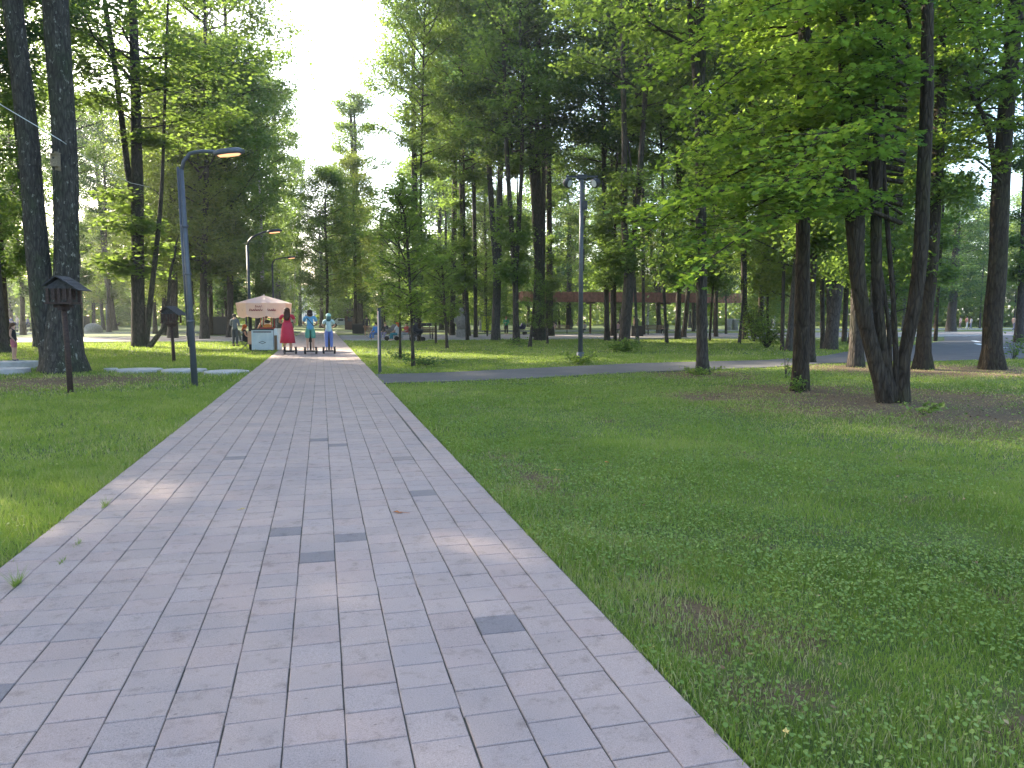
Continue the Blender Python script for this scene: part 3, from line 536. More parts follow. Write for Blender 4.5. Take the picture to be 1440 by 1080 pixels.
def boughs(root, n, z0, z1, az0, az1, L0, L1, seed, drop=.42):
    rs = random.Random(seed); sp = []
    for i in range(n): sp.append((z0+(z1-z0)*(i+rs.random())/n, az0+(az1-az0)*rs.random(), L0+(L1-L0)*rs.random(), drop*(.7+.6*rs.random()), (0, 0)))
    o = link('low_boughs', bough_mesh('low_boughs', sp, seed), None, root); return o
boughs(clump, 32, 3.3, 8.0, R(118), R(214), 2.4, 5.4, 5)
boughs(clump, 6, 5.6, 8.5, R(-60), R(115), 1.6, 3.4, 6)
for o, b, c in TREES:
    if o['label'].startswith('near straight dark'): boughs(o, 26, 4.2, 8.5, 0, 6.28, 1.6, 4.0, 8)
    if o['label'].startswith('thick dark trunk with'): boughs(o, 12, 5.4, 9.5, R(90), R(300), 2.0, 4.6, 9)
    if o['label'].startswith('brown trunk leaning right just'): boughs(o, 6, 5.8, 9.5, 0, 6.28, 2.0, 4.0, 10)
    if o['label'].startswith('thick trunk hidden'): boughs(o, 10, 4.8, 9.0, R(90), R(230), 2.0, 4.2, 13)

# --- the wood behind: individual trees
def blocked(x, y):
    if y < 70 and PL-5.5 < x < PR+5.5: return True
    if y >= 70 and 405 < proj((x, y, 0))[0] < (455 if y < 110 else 449): return True
    if CY0-1 < y < CY1+1 or 80 < y < 88: return True
    for o, b, c in TREES:
        if (b.x-x)**2+(b.y-y)**2 < (2.6 if y < 60 else 3.4)**2: return True
    return bool(in_poly(np.array([x]), np.array([y]), AP)[0])
rb = random.Random(21); ZONES = [(0, 'left of the massive old tree'), (112, 'between the old tree and the near street lamp'), (265, 'between the near street lamp and the snack cart'), (400, 'beyond the end of the paved path'),
    (480, 'behind the dark kiosk and the marker post'), (600, 'behind the carved stone figure'), (740, 'behind the left part of the walkway'), (816, 'behind the walkway right of the floodlight pole'), (980, 'behind the walkway right end and log seats'),
    (1130, 'behind the wide fork and the clump'), (1290, 'beyond the asphalt branch path'), (1398, 'near the right picture edge')]
BG = []
tries = 0
while len(BG) < 128 and tries < 9000:
    tries += 1; far = len(BG) > 38
    y = rb.uniform(92, 150) if far else rb.uniform(40, 84); ang = rb.uniform(-40, 44); d_ = Vector((math.sin(YAW+R(ang)), math.cos(YAW+R(ang)), 0)); b = d_*(y/max(.75, math.cos(R(ang)))); b.z = -.03
    if blocked(b.x, b.y): continue
    cp = G(371, 493.5); q_ = b-cp; al = q_.x*sd.x+q_.y*sd.y; pe_ = abs(q_.x*sd.y-q_.y*sd.x)/math.hypot(sd.x, sd.y)
    if al > 0 and b.length < 95 and pe_ < 4.5: continue
    px, py, _ = proj(b)
    if not far and 505 < px < 1100 and b.length < 76: continue
    w_ = (.10+.13*rb.random())*(1.15 if far else 1); ty = rb.choices(['far', 'mid', 'high', 'bushy'], [6, 1.2, 1.2, .3] if far else [1, 2, 4, .6])[0]; lean = rb.uniform(-.045, .045)
    t_ = rt*(lean*9)+Vector((0, 0, 9)); st = [[(b.copy(), w_), (b+t_*.5+rt*rb.uniform(-.15, .15), w_*.85), (b+t_, w_*.7)]]
    mi = rb.randrange(len(CR[ty])); bk = rb.choice(['bark', 'bark', 'bark_grey', 'bark_brown']) if rb.random() > .07 else 'birch'
    o = tree('birch' if bk == 'birch' else 'tree', b, st, ty, 'x', 'trees of the wood behind the lawns', rb.uniform(.9, 1.25), bark=bk, mesh_i=mi, cz=rb.uniform(.85, 1.15))
    BG.append((o, px, b.length, w_, ty, mi, bk, lean))
for i in range(16):            # slim bare trunks standing among the middle and right groves
    px_ = 598+i*34+rb.uniform(-11, 11); b = G(px_, rb.uniform(473, 484)); b.z = -.03
    if any((t_[1].x-b.x)**2+(t_[1].y-b.y)**2 < 1.4**2 for t_ in TREES) or in_poly(np.array([b.x]), np.array([b.y]), AP)[0] or CY0-.5 < b.y < CY1+.5: continue
    w_ = rb.uniform(.07, .11); lean = rb.uniform(-.05, .05); t_ = rt*(lean*9)+Vector((0, 0, 9)); bk = rb.choice(['bark', 'bark', 'bark_grey', 'bark_brown'])
    o = tree('tree', b, [[(b.copy(), w_), (b+t_*.5+rt*rb.uniform(-.15, .15), w_*.85), (b+t_, w_*.75)]], 'high', 'x', 'trees of the wood behind the lawns', rb.uniform(.75, .95), bark=bk, mesh_i=i % 2)
    BG.append((o, px_, 60, .1, 'high', 0, bk, lean))
ords = ['leftmost', 'second from left', 'third from left', 'fourth from left', 'fifth from left', 'sixth from left', 'seventh from left', 'eighth from left']
buck = {}
for t in BG:
    o, px, dist, w_, ty, mi, bk, lean = t; z = [s for a, s in ZONES if px >= a] or ['off the left edge of the picture']; z = z[-1] if px < 1440 else 'off the right picture edge'
    sz = 'slim' if w_ < .17 else 'stout'; kd = {'birch': 'pale birch', 'bark_grey': 'grey-barked tree', 'bark_brown': 'brown-barked tree', 'bark': 'dark-barked tree'}[bk]; dp = 'nearer row' if dist < 80 else ('far row' if dist < 115 else 'farthest row')
    buck.setdefault((sz, kd, dp, z), []).append((px, o))
for (sz, kd, dp, z), L in buck.items():
    L.sort(key=lambda q: q[0])
    for i, (px, o) in enumerate(L):
        o['label'] = f'{sz} {kd}, {dp}, {z}' if len(L) == 1 else f'{ords[min(i, 7)]} {sz} {kd}, {dp}, {z}'
        ws = o['label'].split(); o['label'] = ' '.join(ws[:16])
# trees added just outside the picture on the left; crowns shade path and lawn
k_i = 0; OFFL = ((-17, 29), (-20, 35), (-24.5, 42), (-16, 37.5), (-27, 51), (-30, 44), (-12.5, 14.5), (-17, 22), (-13, 7), (-19, 12), (-22, 30), (-28, 21), (-31, 36), (-10.5, 1), (-17, 1.5), (-26, 5), (-38, 28), (-36, 48), (-44, 40))
for x_, y_, ty, c_ in ((-17, 29, 'high', 1.3), (-20, 35, 'mid', 1.4), (-24.5, 42, 'high', 1.4), (-16, 37.5, 'mid', 1.2), (-27, 51, 'high', 1.4), (-30, 44, 'mid', 1.4), (-12.5, 14.5, 'high', 1.1), (-17, 22, 'high', 1.2), (-13, 7, 'high', 1.1), (-19, 12, 'mid', 1.2), (-22, 30, 'high', 1.2), (-28, 21, 'mid', 1.3), (-31, 36, 'high', 1.2), (-10.5, 1, 'high', 1.0), (-17, 1.5, 'mid', 1.2), (-26, 5, 'high', 1.2), (-38, 28, 'high', 1.3), (-36, 48, 'high', 1.3), (-44, 40, 'high', 1.3)):
    b = Vector((x_, y_, -.03)); k_i += 1
    px = proj(b)[0] if b.dot(hf) > 1 else -999
    tree('tree', b, [[(b.copy(), .26), (b+Vector((.15, .1, 5)), .22), (b+Vector((.2*math.sin(k_i), .3, 11)), .17)]], ty, 'x', 'added shade trees just beyond the left edge of the picture', c_, mesh_i=k_i % 2)
    TREES[-1][0]['label'] = 'added shade tree beyond the left picture edge, '+('nearest', 'second nearest', 'third nearest', 'fourth nearest', 'fifth nearest', 'sixth nearest', 'seventh nearest', 'eighth nearest', 'ninth nearest', 'tenth nearest', 'eleventh nearest', 'twelfth nearest', 'thirteenth nearest', 'fourteenth nearest', 'fifteenth nearest', 'sixteenth nearest', 'farthest but two', 'farthest but one', 'farthest')[sorted(range(19), key=lambda q: math.hypot(*OFFL[q])).index(k_i-1)]+' to the viewpoint'
# dense far woodland closing the view: one mass
n = 60000; an = rng.uniform(-48, 52, n); di = rng.uniform(150, 185, n); hz = rng.random(n)**1.3*(9+9*vnoise(an*3, di*0, 2.2, 8)); xw = np.sin(YAW+np.radians(an))*di; yw = np.cos(YAW+np.radians(an))*di
k_ = ~((xw > -4.2) & (xw < -.9)); P = np.stack([xw, yw, hz], 1)[k_]; Lv, Lf = leaf_quads(P, 1.05, rng, .2)
cc = np.clip(vnoise(P[:, 0], P[:, 1], 6, 2)*.9+.2*rng.random(len(P)), 0, 1)
tag(link('distant_woodland', np_mesh('distant_woodland', Lv, Lf, np.repeat(np.repeat(cc[:, None], 4, 1), 4, 0)), M['leaf_yellow']), 'mass of leafy undergrowth closing the far edge of the park', 'woodland', None, 'stuff')  # sunlit look of the far foliage is put into its yellow leaf colour

# ------------------------------------------------------------- grass
def view_pts(n, r0, r1, a0=-46, a1=46):
    a = YAW+np.radians(rng.uniform(a0, a1, n)); d = np.sqrt(rng.uniform(r0*r0, r1*r1, n)); return np.sin(a)*d, np.cos(a)*d
def lawn_ok(x, y, margin=0.0):
    mg = margin-.035*rng.random(len(x))**2*(margin < .01); k = ~((x > PL-mg) & (x < PR+mg)) & ~in_poly(x, y, AP) & ~((y > CY0-.2) & (y < CY1+.2)); return k
def blades(n, r0, r1, w0, h0, seg2):
    x, y = view_pts(n, r0, r1); k = lawn_ok(x, y, .004); x, y = x[k], y[k]; s = soil(x, y); p = vnoise(x, y, .9, 31)*.5+vnoise(x, y, .3, 32)*.5
    k = rng.random(len(x)) > s*1.05; x, y, s, p = x[k], y[k], s[k], p[k]
    left = x < 0; edge = np.exp(-np.minimum(np.abs(x-PR), np.abs(x-PL))/.5); N = len(x)
    p = np.clip((p-.25)*1.8, 0, 1.2); h = h0*(.40+.75*rng.random(N))*(.40+.85*p+.55*edge+.30*left)*(1-.45*s); a = rng.random(N)*6.283; wd = w0*(.6+.7*rng.random(N)); la = rng.random(N)*6.283; ln = h*(.15+.65*rng.random(N))
    ex = np.stack([np.cos(a), np.sin(a), 0*a], 1)*wd[:, None]*.5; L = np.stack([np.cos(la), np.sin(la), 0*a], 1)*ln[:, None]; B = np.stack([x, y, 0*x-.02], 1); Z = np.stack([0*h, 0*h, h], 1)
    c = np.clip(.05+.50*vnoise(x, y, 2.3, 41)+.40*(rng.random(N)-.4)+.06*left+.35*vnoise(x, y, .45, 43), 0, .9); c = np.where(rng.random(N) < .07+.40*s+.10*(vnoise(x, y, 1.6, 77) > .66), 1.0, c)
    if seg2:
        V = np.stack([B-ex, B+ex, B+L*.3+Z*.6+ex*.8, B+L*.3+Z*.6-ex*.8, B+L+Z], 1).reshape(-1, 3); i = np.arange(N)[:, None]*5
        Fq = np.concatenate([i+[0, 1, 2], i+[0, 2, 3], i+[3, 2, 4]], 1).reshape(-1, 3); return V, Fq, np.repeat(c, 5)
    V = np.stack([B-ex, B+ex, B+L+Z], 1).reshape(-1, 3); return V, np.arange(N*3).reshape(-1, 3), np.repeat(c, 3)
sets = [blades(190000, 2.0, 5.5, .0042, .058, True), blades(230000, 5.5, 10, .0065, .055, False), blades(230000, 10, 18, .012, .06, False), blades(190000, 18, 34, .026, .07, False), blades(110000, 34, 56, .05, .09, False)]
o_ = 0; VV, FF, CC = [], [], []
for v_, f_, c_ in sets: VV.append(v_); FF.append(f_+o_); CC.append(c_); o_ += len(v_)
CC = np.concatenate(CC)
tag(link('grass', np_mesh('grass', np.concatenate(VV), np.concatenate(FF), np.repeat(CC[:, None], 4, 1)), M['grass']), 'short lawn grass growing on both sides of the paved path', 'grass', None, 'stuff')
# clover and broad-leaved weeds in patches
def rosettes(n, r0, r1, size):
    x, y = view_pts(int(n*1.35), r0, r1, -46, 46); k = lawn_ok(x, y, .02) & ((x > 0) | (rng.random(len(x)) < .35)); x, y = x[k], y[k]; q = vnoise(x, y, 1.3, 51)*.6+vnoise(x, y, .35, 52)*.4+.012*np.clip(x-2, 0, 10); k = rng.random(len(x)) < np.clip((q-.38)*3.4, .03, 1); x, y = x[k], y[k]
    k = rng.random(len(x)) > soil(x, y)*.8; x, y = x[k], y[k]; N = len(x); P = np.stack([x, y, .012+.035*rng.random(N)], 1)
    Nn = rng.normal(size=(N, 3))*.42; Nn[:, 2] = 1; Nn /= np.linalg.norm(Nn, axis=1)[:, None]; a = rng.normal(size=(N, 3)); a -= Nn*(a*Nn).sum(1)[:, None]; a /= np.linalg.norm(a, axis=1)[:, None]; b = np.cross(Nn, a); s = (size*(.5+.9*rng.random(N)))[:, None]
    V = np.stack([P+a*s*u+b*s*v for u, v in [(-.5, 0), (-.2, .42), (.25, .42), (.5, 0), (.25, -.42), (-.2, -.42)]], 1); c = np.clip(.35+.5*vnoise(x, y, 1.0, 55)+.4*(rng.random(N)-.5), 0, 1)
    return V.reshape(-1, 3), np.arange(N*6).reshape(N, 6), np.repeat(c, 6)
a_, b_, c_ = rosettes(52000, 2.2, 6.5, .0165), rosettes(56000, 6.5, 13, .021), rosettes(40000, 13, 24, .034)
V_ = np.concatenate([a_[0], b_[0], c_[0]]); F_ = np.concatenate([a_[1], b_[1]+len(a_[0]), c_[1]+len(a_[0])+len(b_[0])]); co = np.concatenate([a_[2], b_[2], c_[2]])
tag(link('clover', np_mesh('clover', V_, F_, np.repeat(co[:, None], 4, 1)), M['clover']), 'clover and small round weeds mixed into the right lawn', 'ground cover', None, 'stuff')
# leaf litter on the bare soil under the near trees
x, y = view_pts(60000, 3, 26, -40, 46); k = lawn_ok(x, y, .05) & ((np.hypot(x, y) > 8) | (rng.random(len(x)) < .35)); x, y = x[k], y[k]; k = rng.random(len(x)) < soil(x, y)*.8; x, y = x[k], y[k]
Lv, Lf = leaf_quads(np.stack([x, y, .004+.012*rng.random(len(x))], 1), .034, rng, 1.6)
k = NT('litter'); a = k.n('ShaderNodeVertexColor', layer_name='Col'); sp = k.n('ShaderNodeSeparateColor'); k.l(a.outputs[0], sp.inputs[0]); k.l(k.ramp(sp.outputs[0], [(0, (.06, .036, .018)), (.6, (.19, .115, .05)), (1, (.34, .24, .12))]), k.b.inputs['Base Color']); k.b.inputs['Roughness'].default_value = .9; M['litter'] = k.m
tag(link('leaf_litter', np_mesh('leaf_litter', Lv, Lf, np.repeat(np.repeat(rng.random(len(x))[:, None], 4, 1), 4, 0)), M['litter']), 'dry brown leaf litter on the worn soil under the trees', 'leaf litter', None, 'stuff')

# leafy shoots, shrub and weeds as plants of their own
def leafy(name, pos, r, h, n, ls, mat, label, cat='plant', group=None, seed=1, shape='kite'):
    rs = np.random.default_rng(seed); o = empty(name, pos); parts = []; P = []
    for q in range(max(5, n//40)):
        az = rs.random()*6.28; L = h*(.6+.5*rs.random()); lean = r*(.3+.7*rs.random()); tip = np.array([math.cos(az)*lean, math.sin(az)*lean, L]); pp = np.stack([tip*[.05, .05, 0], tip*[.45, .45, .6], tip]); parts.append(tube_np(pp, [.012*h+.003, .006*h+.002, .003], 4))
        for t in np.linspace(.3, 1, 6): P.append(tip*[t, t, t])
    P = np.array(P); P = P[rs.choice(len(P), n)]+rs.normal(size=(n, 3))*[r*.22, r*.22, h*.09]; P[:, 2] = np.clip(P[:, 2], .02, None)
    V_, F_ = join(parts); link('stem', np_mesh('stem', V_, F_), M['bark'], o)
    Lv, Lf = leaf_quads(P, ls, rs, .6, shape); c = np.repeat(np.repeat(rs.random(n)[:, None], Lf.shape[1], 0), 4, 1); link('foliage', np_mesh('foliage', Lv, Lf, c), M[mat], o)
    return tag(o, label, cat, group)
leafy('shrub', G(1078, 489), 1.3, 1.5, 1300, .13, 'leaf', 'green shrub growing behind the asphalt path, left of the near dark trunk', 'shrub', None, 3)
leafy('shrub', G(1060, 480), 1.0, 2.6, 1500, .13, 'leaf', 'small airy bush just left of the green shrub', 'shrub', None, 4)
leafy('leafy_shoots', G(878, 495), 1.1, .55, 700, .13, 'leaf', 'leafy shoots round the foot of the stout forked tree', 'plant', 'leafy shoots at the feet of poles and trees', 5)
leafy('leafy_shoots', G(816, 512), .7, .35, 360, .10, 'leaf', 'leafy shoots round the foot of the floodlight pole', 'plant', 'leafy shoots at the feet of poles and trees', 6)
leafy('leafy_shoots', G(988, 528), .75, .22, 300, .07, 'leaf', 'low shoots round the foot of the smooth straight tree', 'plant', 'leafy shoots at the feet of poles and trees', 7)
leafy('leafy_shoots', G(600, 514), .9, .3, 420, .08, 'leaf_dark', 'dark leafy tuft right of the second sapling', 'plant', 'leafy shoots at the feet of poles and trees', 8)
leafy('leafy_shoots', G(560, 504), .8, .25, 300, .08, 'leaf_dark', 'dark leafy tuft under the first sapling', 'plant', 'leafy shoots at the feet of poles and trees', 9)
leafy('leafy_shoots', G(726, 485), 1.2, .35, 360, .10, 'leaf', 'leafy shoots round the foot of the forked tree before the walkway', 'plant', 'leafy shoots at the feet of poles and trees', 10)
leafy('young_plant', G(1118, 553), .30, .40, 130, .07, 'leaf', 'pale leafy seedling at the foot of the near dark straight trunk', 'plant', None, 11)
leafy('young_plant', G(1105, 532), .45, .75, 60, .08, 'leaf', 'thin bare-stemmed seedling left of the near dark straight trunk', 'plant', None, 12)
leafy('young_plant', G(1298, 583), .30, .22, 90, .08, 'clover', 'bright broad-leaved weed right of the clump', 'plant', None, 13)
leafy('young_plant', G(1425, 505), .6, .9, 240, .10, 'leaf', 'tall weedy plant beside the thick trunk near the right edge', 'plant', None, 14)
leafy('young_plant', G(685, 473), .5, 2.6, 300, .14, 'leaf_yellow', 'bright yellow-green young plant behind the strong forked tree', 'plant', None, 15)
for i, (px, py, h_, lb) in enumerate(((24, 822, .13, 'largest grass tuft in the left paving joint, by the picture edge'), (148, 712, .10, 'grass tuft in the left paving joint, farthest of the row'), (110, 765, .05, 'small grass tuft in the left paving joint, middle of the row'), (88, 790, .05, 'low grass tuft between the middle and the largest one'))):
    q = G(px, py, ZT); N = int(60*h_/.1); a = rng.random(N)*6.28; L = h_*(.4+.7*rng.random(N)); d = np.stack([np.cos(a), np.sin(a), 0*a], 1)*L[:, None]*.8; e = np.stack([-np.sin(a), np.cos(a), 0*a], 1)*.0016
    B = rng.normal(size=(N, 3))*[.006, .035, 0]; Vv = np.stack([B-e, B+e, B+d+np.stack([0*a, 0*a, L*.8], 1)], 1).reshape(-1, 3); co = np.repeat(rng.random(N)*.7, 3)
    o = link('grass_tuft', np_mesh('grass_tuft', Vv, np.arange(N*3).reshape(-1, 3), np.repeat(co[:, None], 4, 1)), M['grass']); o.location = q; tag(o, lb, 'weed', 'grass tufts in the left paving joint')
def fallen(px, py, s, m, z, label, seed):
    rs = random.Random(seed); mb = MB(); c = [Vector((math.cos(a)*r*s, math.sin(a)*r*s, rs.uniform(.0, .35)*s)) for a, r in zip([k*2*math.pi/11 for k in range(11)], [1, .5, .85, .42, .75, .3, .35, .8, .45, .9, .5])]
    ctr = mb.bm.verts.new((0, 0, .1*s)); vs = [mb.bm.verts.new(p) for p in c]
    for i in range(11): mb.bm.faces.new((ctr, vs[i], vs[(i+1) % 11]))
    vs2 = mb.tube([(-s*.2, 0, .1*s), (-s*1.5, s*.2, .15*s)], .0015, 4)
    o = mb.build('fallen_leaf', m); o.location = G(px, py, z); o.rotation_euler.z = rs.random()*6; o.scale = (1.25, .8, 1); tag(o, label, 'leaf', 'fallen leaves')
fallen(562, 721, .05, M['leaf_orange'], ZT+.003, 'orange-brown fallen leaf on the paving', 1)
fallen(1105, 1030, .022, M['leaf_pale'], .05, 'pale yellow fallen leaf on the lawn near the lower right', 2)
fallen(784, 661, .035, M['leaf_pale'], .05, 'yellow fallen leaf on the lawn, left one of the pair right of the path', 3)
fallen(853, 650, .035, M['leaf_orange'], .05, 'yellow fallen leaf on the lawn, right one of the pair right of the path', 4)
fallen(341, 716, .025, M['leaf_pale'], ZT+.003, 'tiny pale scrap of leaf on the left half of the paving', 5)

# ------------------------------------------------------------- street furniture
def street_lamp(foot, top_py, arm_px, arm_py, label, rad=.055, twin=False, lean=0, reach=None, mat='steel'):
    b = G(*foot); k = ppm(b); o = empty('street_lamp', b); hgt = on_plane(foot[0], top_py, b).z; r = rt
    tip = on_plane(arm_px, arm_py, b)-b; L = tip.dot(r); zt = tip.z; tp = Vector((0, 0, hgt))+r*lean; s = 1 if L > 0 else -1
    MB().tube([(0, 0, -.1), tp*.5, tp], [rad*1.45, rad*1.2, rad*.95], 14).build('pole', M[mat], o, True)
    if twin: MB().tube([Vector((0, 0, .9))-r*rad*1.9, tp*.55-r*rad*1.7, tp-r*rad*1.5+Vector((0, 0, .05))], [rad*.55]*3, 10).build('cable_conduit', M[mat], o, True)
    arm = [tp-Vector((0, 0, .05)), tp+Vector((0, 0, .18))+r*s*.06, tp+Vector((0, 0, .36))+r*s*.22]; n = 5; pe = Vector((0, 0, zt))+r*(L-s*.30); st = arm[-1]
    for i in range(1, n+1): t = i/n; arm.append(st.lerp(pe, t)+Vector((0, 0, .10*math.sin(math.pi*t)*(pe-st).length*.5)))
    MB().tube(arm, [rad*.8]*len(arm), 10).build('arm', M[mat], o, True)
    ax = Matrix((( r.x, -r.y*0-r.y*-1*0-r.y*0+hf.x, 0), (r.y, hf.y, 0), (0, 0, 1))).to_4x4(); up_ = Matrix.Rotation(-.10*s, 4, 'Y')
    c = pe+r*s*.30
    def rgs(sc_, z): return [c+r*(s*(u-.0))*1.0+hf*v+Vector((0, 0, z+.10*u)) for u, v in [(-.36*sc_, .05), (-.25*sc_, .11*sc_), (0, .15*sc_), (.25*sc_, .12*sc_), (.36*sc_, .04), (.36*sc_, -.04), (.25*sc_, -.12*sc_), (0, -.15*sc_), (-.25*sc_, -.11*sc_), (-.36*sc_, -.05)]]
    hd = MB().loft([rgs(.85, -.055), rgs(1, -.03), rgs(1, .02), rgs(.7, .075), rgs(.3, .09)]).build('lamp_head', M[mat], o, True)
    MB().loft([rgs(.62, -.085), rgs(.72, -.056)]).build('lens', M['glow'], hd)
    if twin:
        for z in (.30, .52, .74): MB().tube([tp*z-Vector((0, 0, .03)), tp*z+Vector((0, 0, .03))], rad*1.55, 12).build('pole_band', M[mat], o, True)
    return tag(o, label, 'street lamp', 'curved-arm street lamps')
lamp1 = street_lamp((274, 541), 238, 322, 214, 'near blue-grey street lamp with curved arm and orange glowing lens', .053, True, lean=-.13)
street_lamp((353, 493), 345, 386, 325, 'thin dark street lamp standing in front of the snack cart', .06, lean=-.02, mat='steel_dark')
street_lamp((386, 474), 372, 410, 362, 'farther street lamp behind the woman in the red dress', .07, lean=-.02, mat='steel_dark')
street_lamp((151, 463), 416, 120, 410, 'distant grey lamp behind the old tree, arm to the left', .09, mat='steel')
street_lamp((508, 462), 385, 520, 378, 'distant lamp hidden among leaves right of the lone tall tree', .08, mat='steel_dark')
for px, lb in ((139, 'left of the two orange flower baskets on the distant grey lamp'), (163, 'right of the two orange flower baskets on the distant grey lamp')):
    b = G(151, 463); p = on_plane(px, 422, b); o = empty('hanging_basket', p); MB().loft([ring((0, 0, -.35), .15, .15), ring((0, 0, -.15), .34, .34), ring((0, 0, 0), .38, .38)]).build('basket', M['bench_wood'], o, True)
    Lv, Lf = leaf_quads(rng.normal(size=(200, 3))*[.25, .25, .18]+[0, 0, .1], .16, rng, .3); link('flowers', np_mesh('flowers', Lv, Lf), M['leaf_orange'], o)
    MB().tube([(0, 0, .1), (0, 0, 1.0), Vector((0, 0, 1.15))+(b-p).normalized()*0], .02, 5).tube([(0, 0, 1.0), Vector((0, 0, 1.0))+rt*((151-px)/ppm(b))], .025, 5).build('hanger', M['steel'], o); tag(o, lb, 'flower basket', 'hanging flower baskets')
# floodlight pole
b = G(816, 511); o = empty('floodlight_pole', b); ht = on_plane(816, 247, b).z
MB().tube([(0, 0, -.1), (0, 0, .4)], .13, 14).build('base_sleeve', M['steel'], o, True); MB().tube([(0, 0, .35), (0, 0, ht)], [.085, .065], 14).build('pole', M['steel'], o, True)
MB().box((0, 0, ht-.03), (1.10, .06, .06), rz=-YAW).build('crossbar', M['steel_dark'], o); MB().box((0, 0, ht-.05), (.34, .14, .16), rz=-YAW, bev=.02).build('mast_cap', M['steel_dark'], o)
for s in (-1, 1):
    c = rt*s*.48+Vector((0, 0, ht-.24)); dirv = (rt*(-s)*.8-hf*.5-Vector((0, 0, .35))).normalized()
    h_ = MB().tube([c-dirv*.16, c-dirv*.05, c+dirv*.08], [.07, .16, .17], 14).build('floodlight', M['steel_dark'], o, True); MB().tube([c+dirv*.081, c+dirv*.095], [.12, .12], 14).build('lens', M['white'], h_)
    MB().tube([rt*s*.48+Vector((0, 0, ht-.05)), c], .025, 6).build('bracket', M['steel_dark'], h_)
MB().box(Vector((0, -.09, ht-1.0))+rt*.1, (.12, .10, .3), rz=-YAW, bev=.01).build('control_box', M['steel_dark'], o)
tag(o, 'tall grey floodlight pole with crossbar, standing behind the asphalt path', 'light pole')
# slim marker post
b = G(534, 523.5); ht = on_plane(534, 434, b).z; o = empty('marker_post', b); MB().box((0, 0, ht/2-.03), (.085, .085, ht+.06), rz=.2, bev=.01).build('post', M['steel_dark'], o)
MB().box((Vector((-.030, -.049, ht*.62))), (.040, .012, ht*.68), rz=.2).build('light_strip', M['canopy'], o); MB().box((0, 0, ht+.012), (.10, .10, .02), rz=.2).build('cap', M['steel_dark'], o)
tag(o, 'slim dark marker post with a white strip at the lawn corner', 'post')
# bird feeders
def feeder(foot, top, w, label, rz):
    b = G(*foot); o = empty('bird_feeder', b, rz); h = on_plane(foot[0], top, b).z; s = w
    MB().tube([(.02, 0, -.1), (0, 0, h*.5), (-.03, 0, h)], [.062, .058, .055], 10).build('post', M['feeder_wood'], o, True)
    MB().box((-.03, 0, h+.03*s), (.74*s, .62*s, .05*s), bev=.006).box((-.03, 0, h-.12*s), (.10*s, .50*s, .10*s)).box((-.03, 0, h-.05*s), (.5*s, .10*s, .08*s)).build('tray', M['feeder_wood'], o)
    for (x_, y_) in ((-.33, -.26), (-.33, .26), (.27, -.26), (.27, .26), (-.03, -.26), (-.03, .26)): MB().box((x_*s, y_*s, h+.24*s), (.07*s, .07*s, .40*s)).build('corner_post', M['feeder_wood'], o)
    for y_ in (-.26, .26):
        MB().poly([(-.43*s, y_*s-.01, h+.43*s), (.43*s, y_*s-.01, h+.43*s), (-.03*s, y_*s-.01, h+.70*s)], (0, .02, 0)).build('gable', M['feeder_dark'], o)
        MB().box((-.18*s, y_*s*1.06, h+.28*s), (.10*s, .02, .3*s)).box((.12*s, y_*s*1.06, h+.28*s), (.10*s, .02, .3*s)).build('side_board', M['feeder_wood'], o)
    for sgn, L in ((-1, .42), (1, .66)):
        rot = Matrix.Rotation(sgn*R(31), 4, 'Y'); c = Vector((-.03*s+sgn*L*.5*s*math.cos(R(31)), 0, h+.73*s-L*.5*s*math.sin(R(31))))
        rf = MB()
        for q in range(4): rf.box(c+rot @ Vector(((q-1.5)*L*s*.26, 0, .008*(3-q if sgn > 0 else q))), (L*s*.30, .82*s, .022*s), rot=rot)
        rf.build('roof', M['feeder_dark'], o)
    MB().tube([(-.03*s, -.42*s, h+.755*s), (-.03*s, .42*s, h+.755*s)], .03*s, 8).build('roof_ridge', M['feeder_dark'], o, True)
    return tag(o, label, 'bird feeder', 'wooden bird feeders on posts')
feeder((98, 551), 428, .76, 'near dark wooden bird feeder house on a post before the old tree', R(-8)-YAW*0)
feeder((244, 508), 455, .80, 'smaller-looking farther bird feeder on a post left of the street lamp', R(-20))
# nesting box on the right stem of the old tree
tb = G(92, 524); p = on_plane(90, 230, tb); p = p-hf*.42; o = empty('nesting_box', p, -YAW); MB().box((0, 0, 0), (.19, .15, .34), bev=.006).build('box', M['pale_wood'], o); MB().box((0, -.03, .185), (.25, .25, .025), rot=Matrix.Rotation(R(12), 4, 'X')).build('roof', M['pale_wood'], o)
MB().tube([(0, -.085, .06), (0, -.07, .06)], .03, 12).build('entrance', M['black'], o); MB().box((0, .12, .0), (.05, .20, .5)).build('back_board', M['pale_wood'], o); tag(o, 'pale wooden nesting box high on the right stem of the old tree', 'nesting box')
# cable
A_ = on_plane(-60, 100, tb)-hf*.5; B_ = on_plane(100, 203, tb)-hf*.5; C_ = on_plane(210, 263, G(195, 488))
tag(MB().tube([A_, A_.lerp(B_, .5)-Vector((0, 0, .08)), B_, B_.lerp(C_, .33)-Vector((0, 0, .25)), B_.lerp(C_, .66)-Vector((0, 0, .25)), C_], .011, 5).build('cable', M['white']), 'thin pale cable strung from the old tree to the straight dark tree', 'cable')
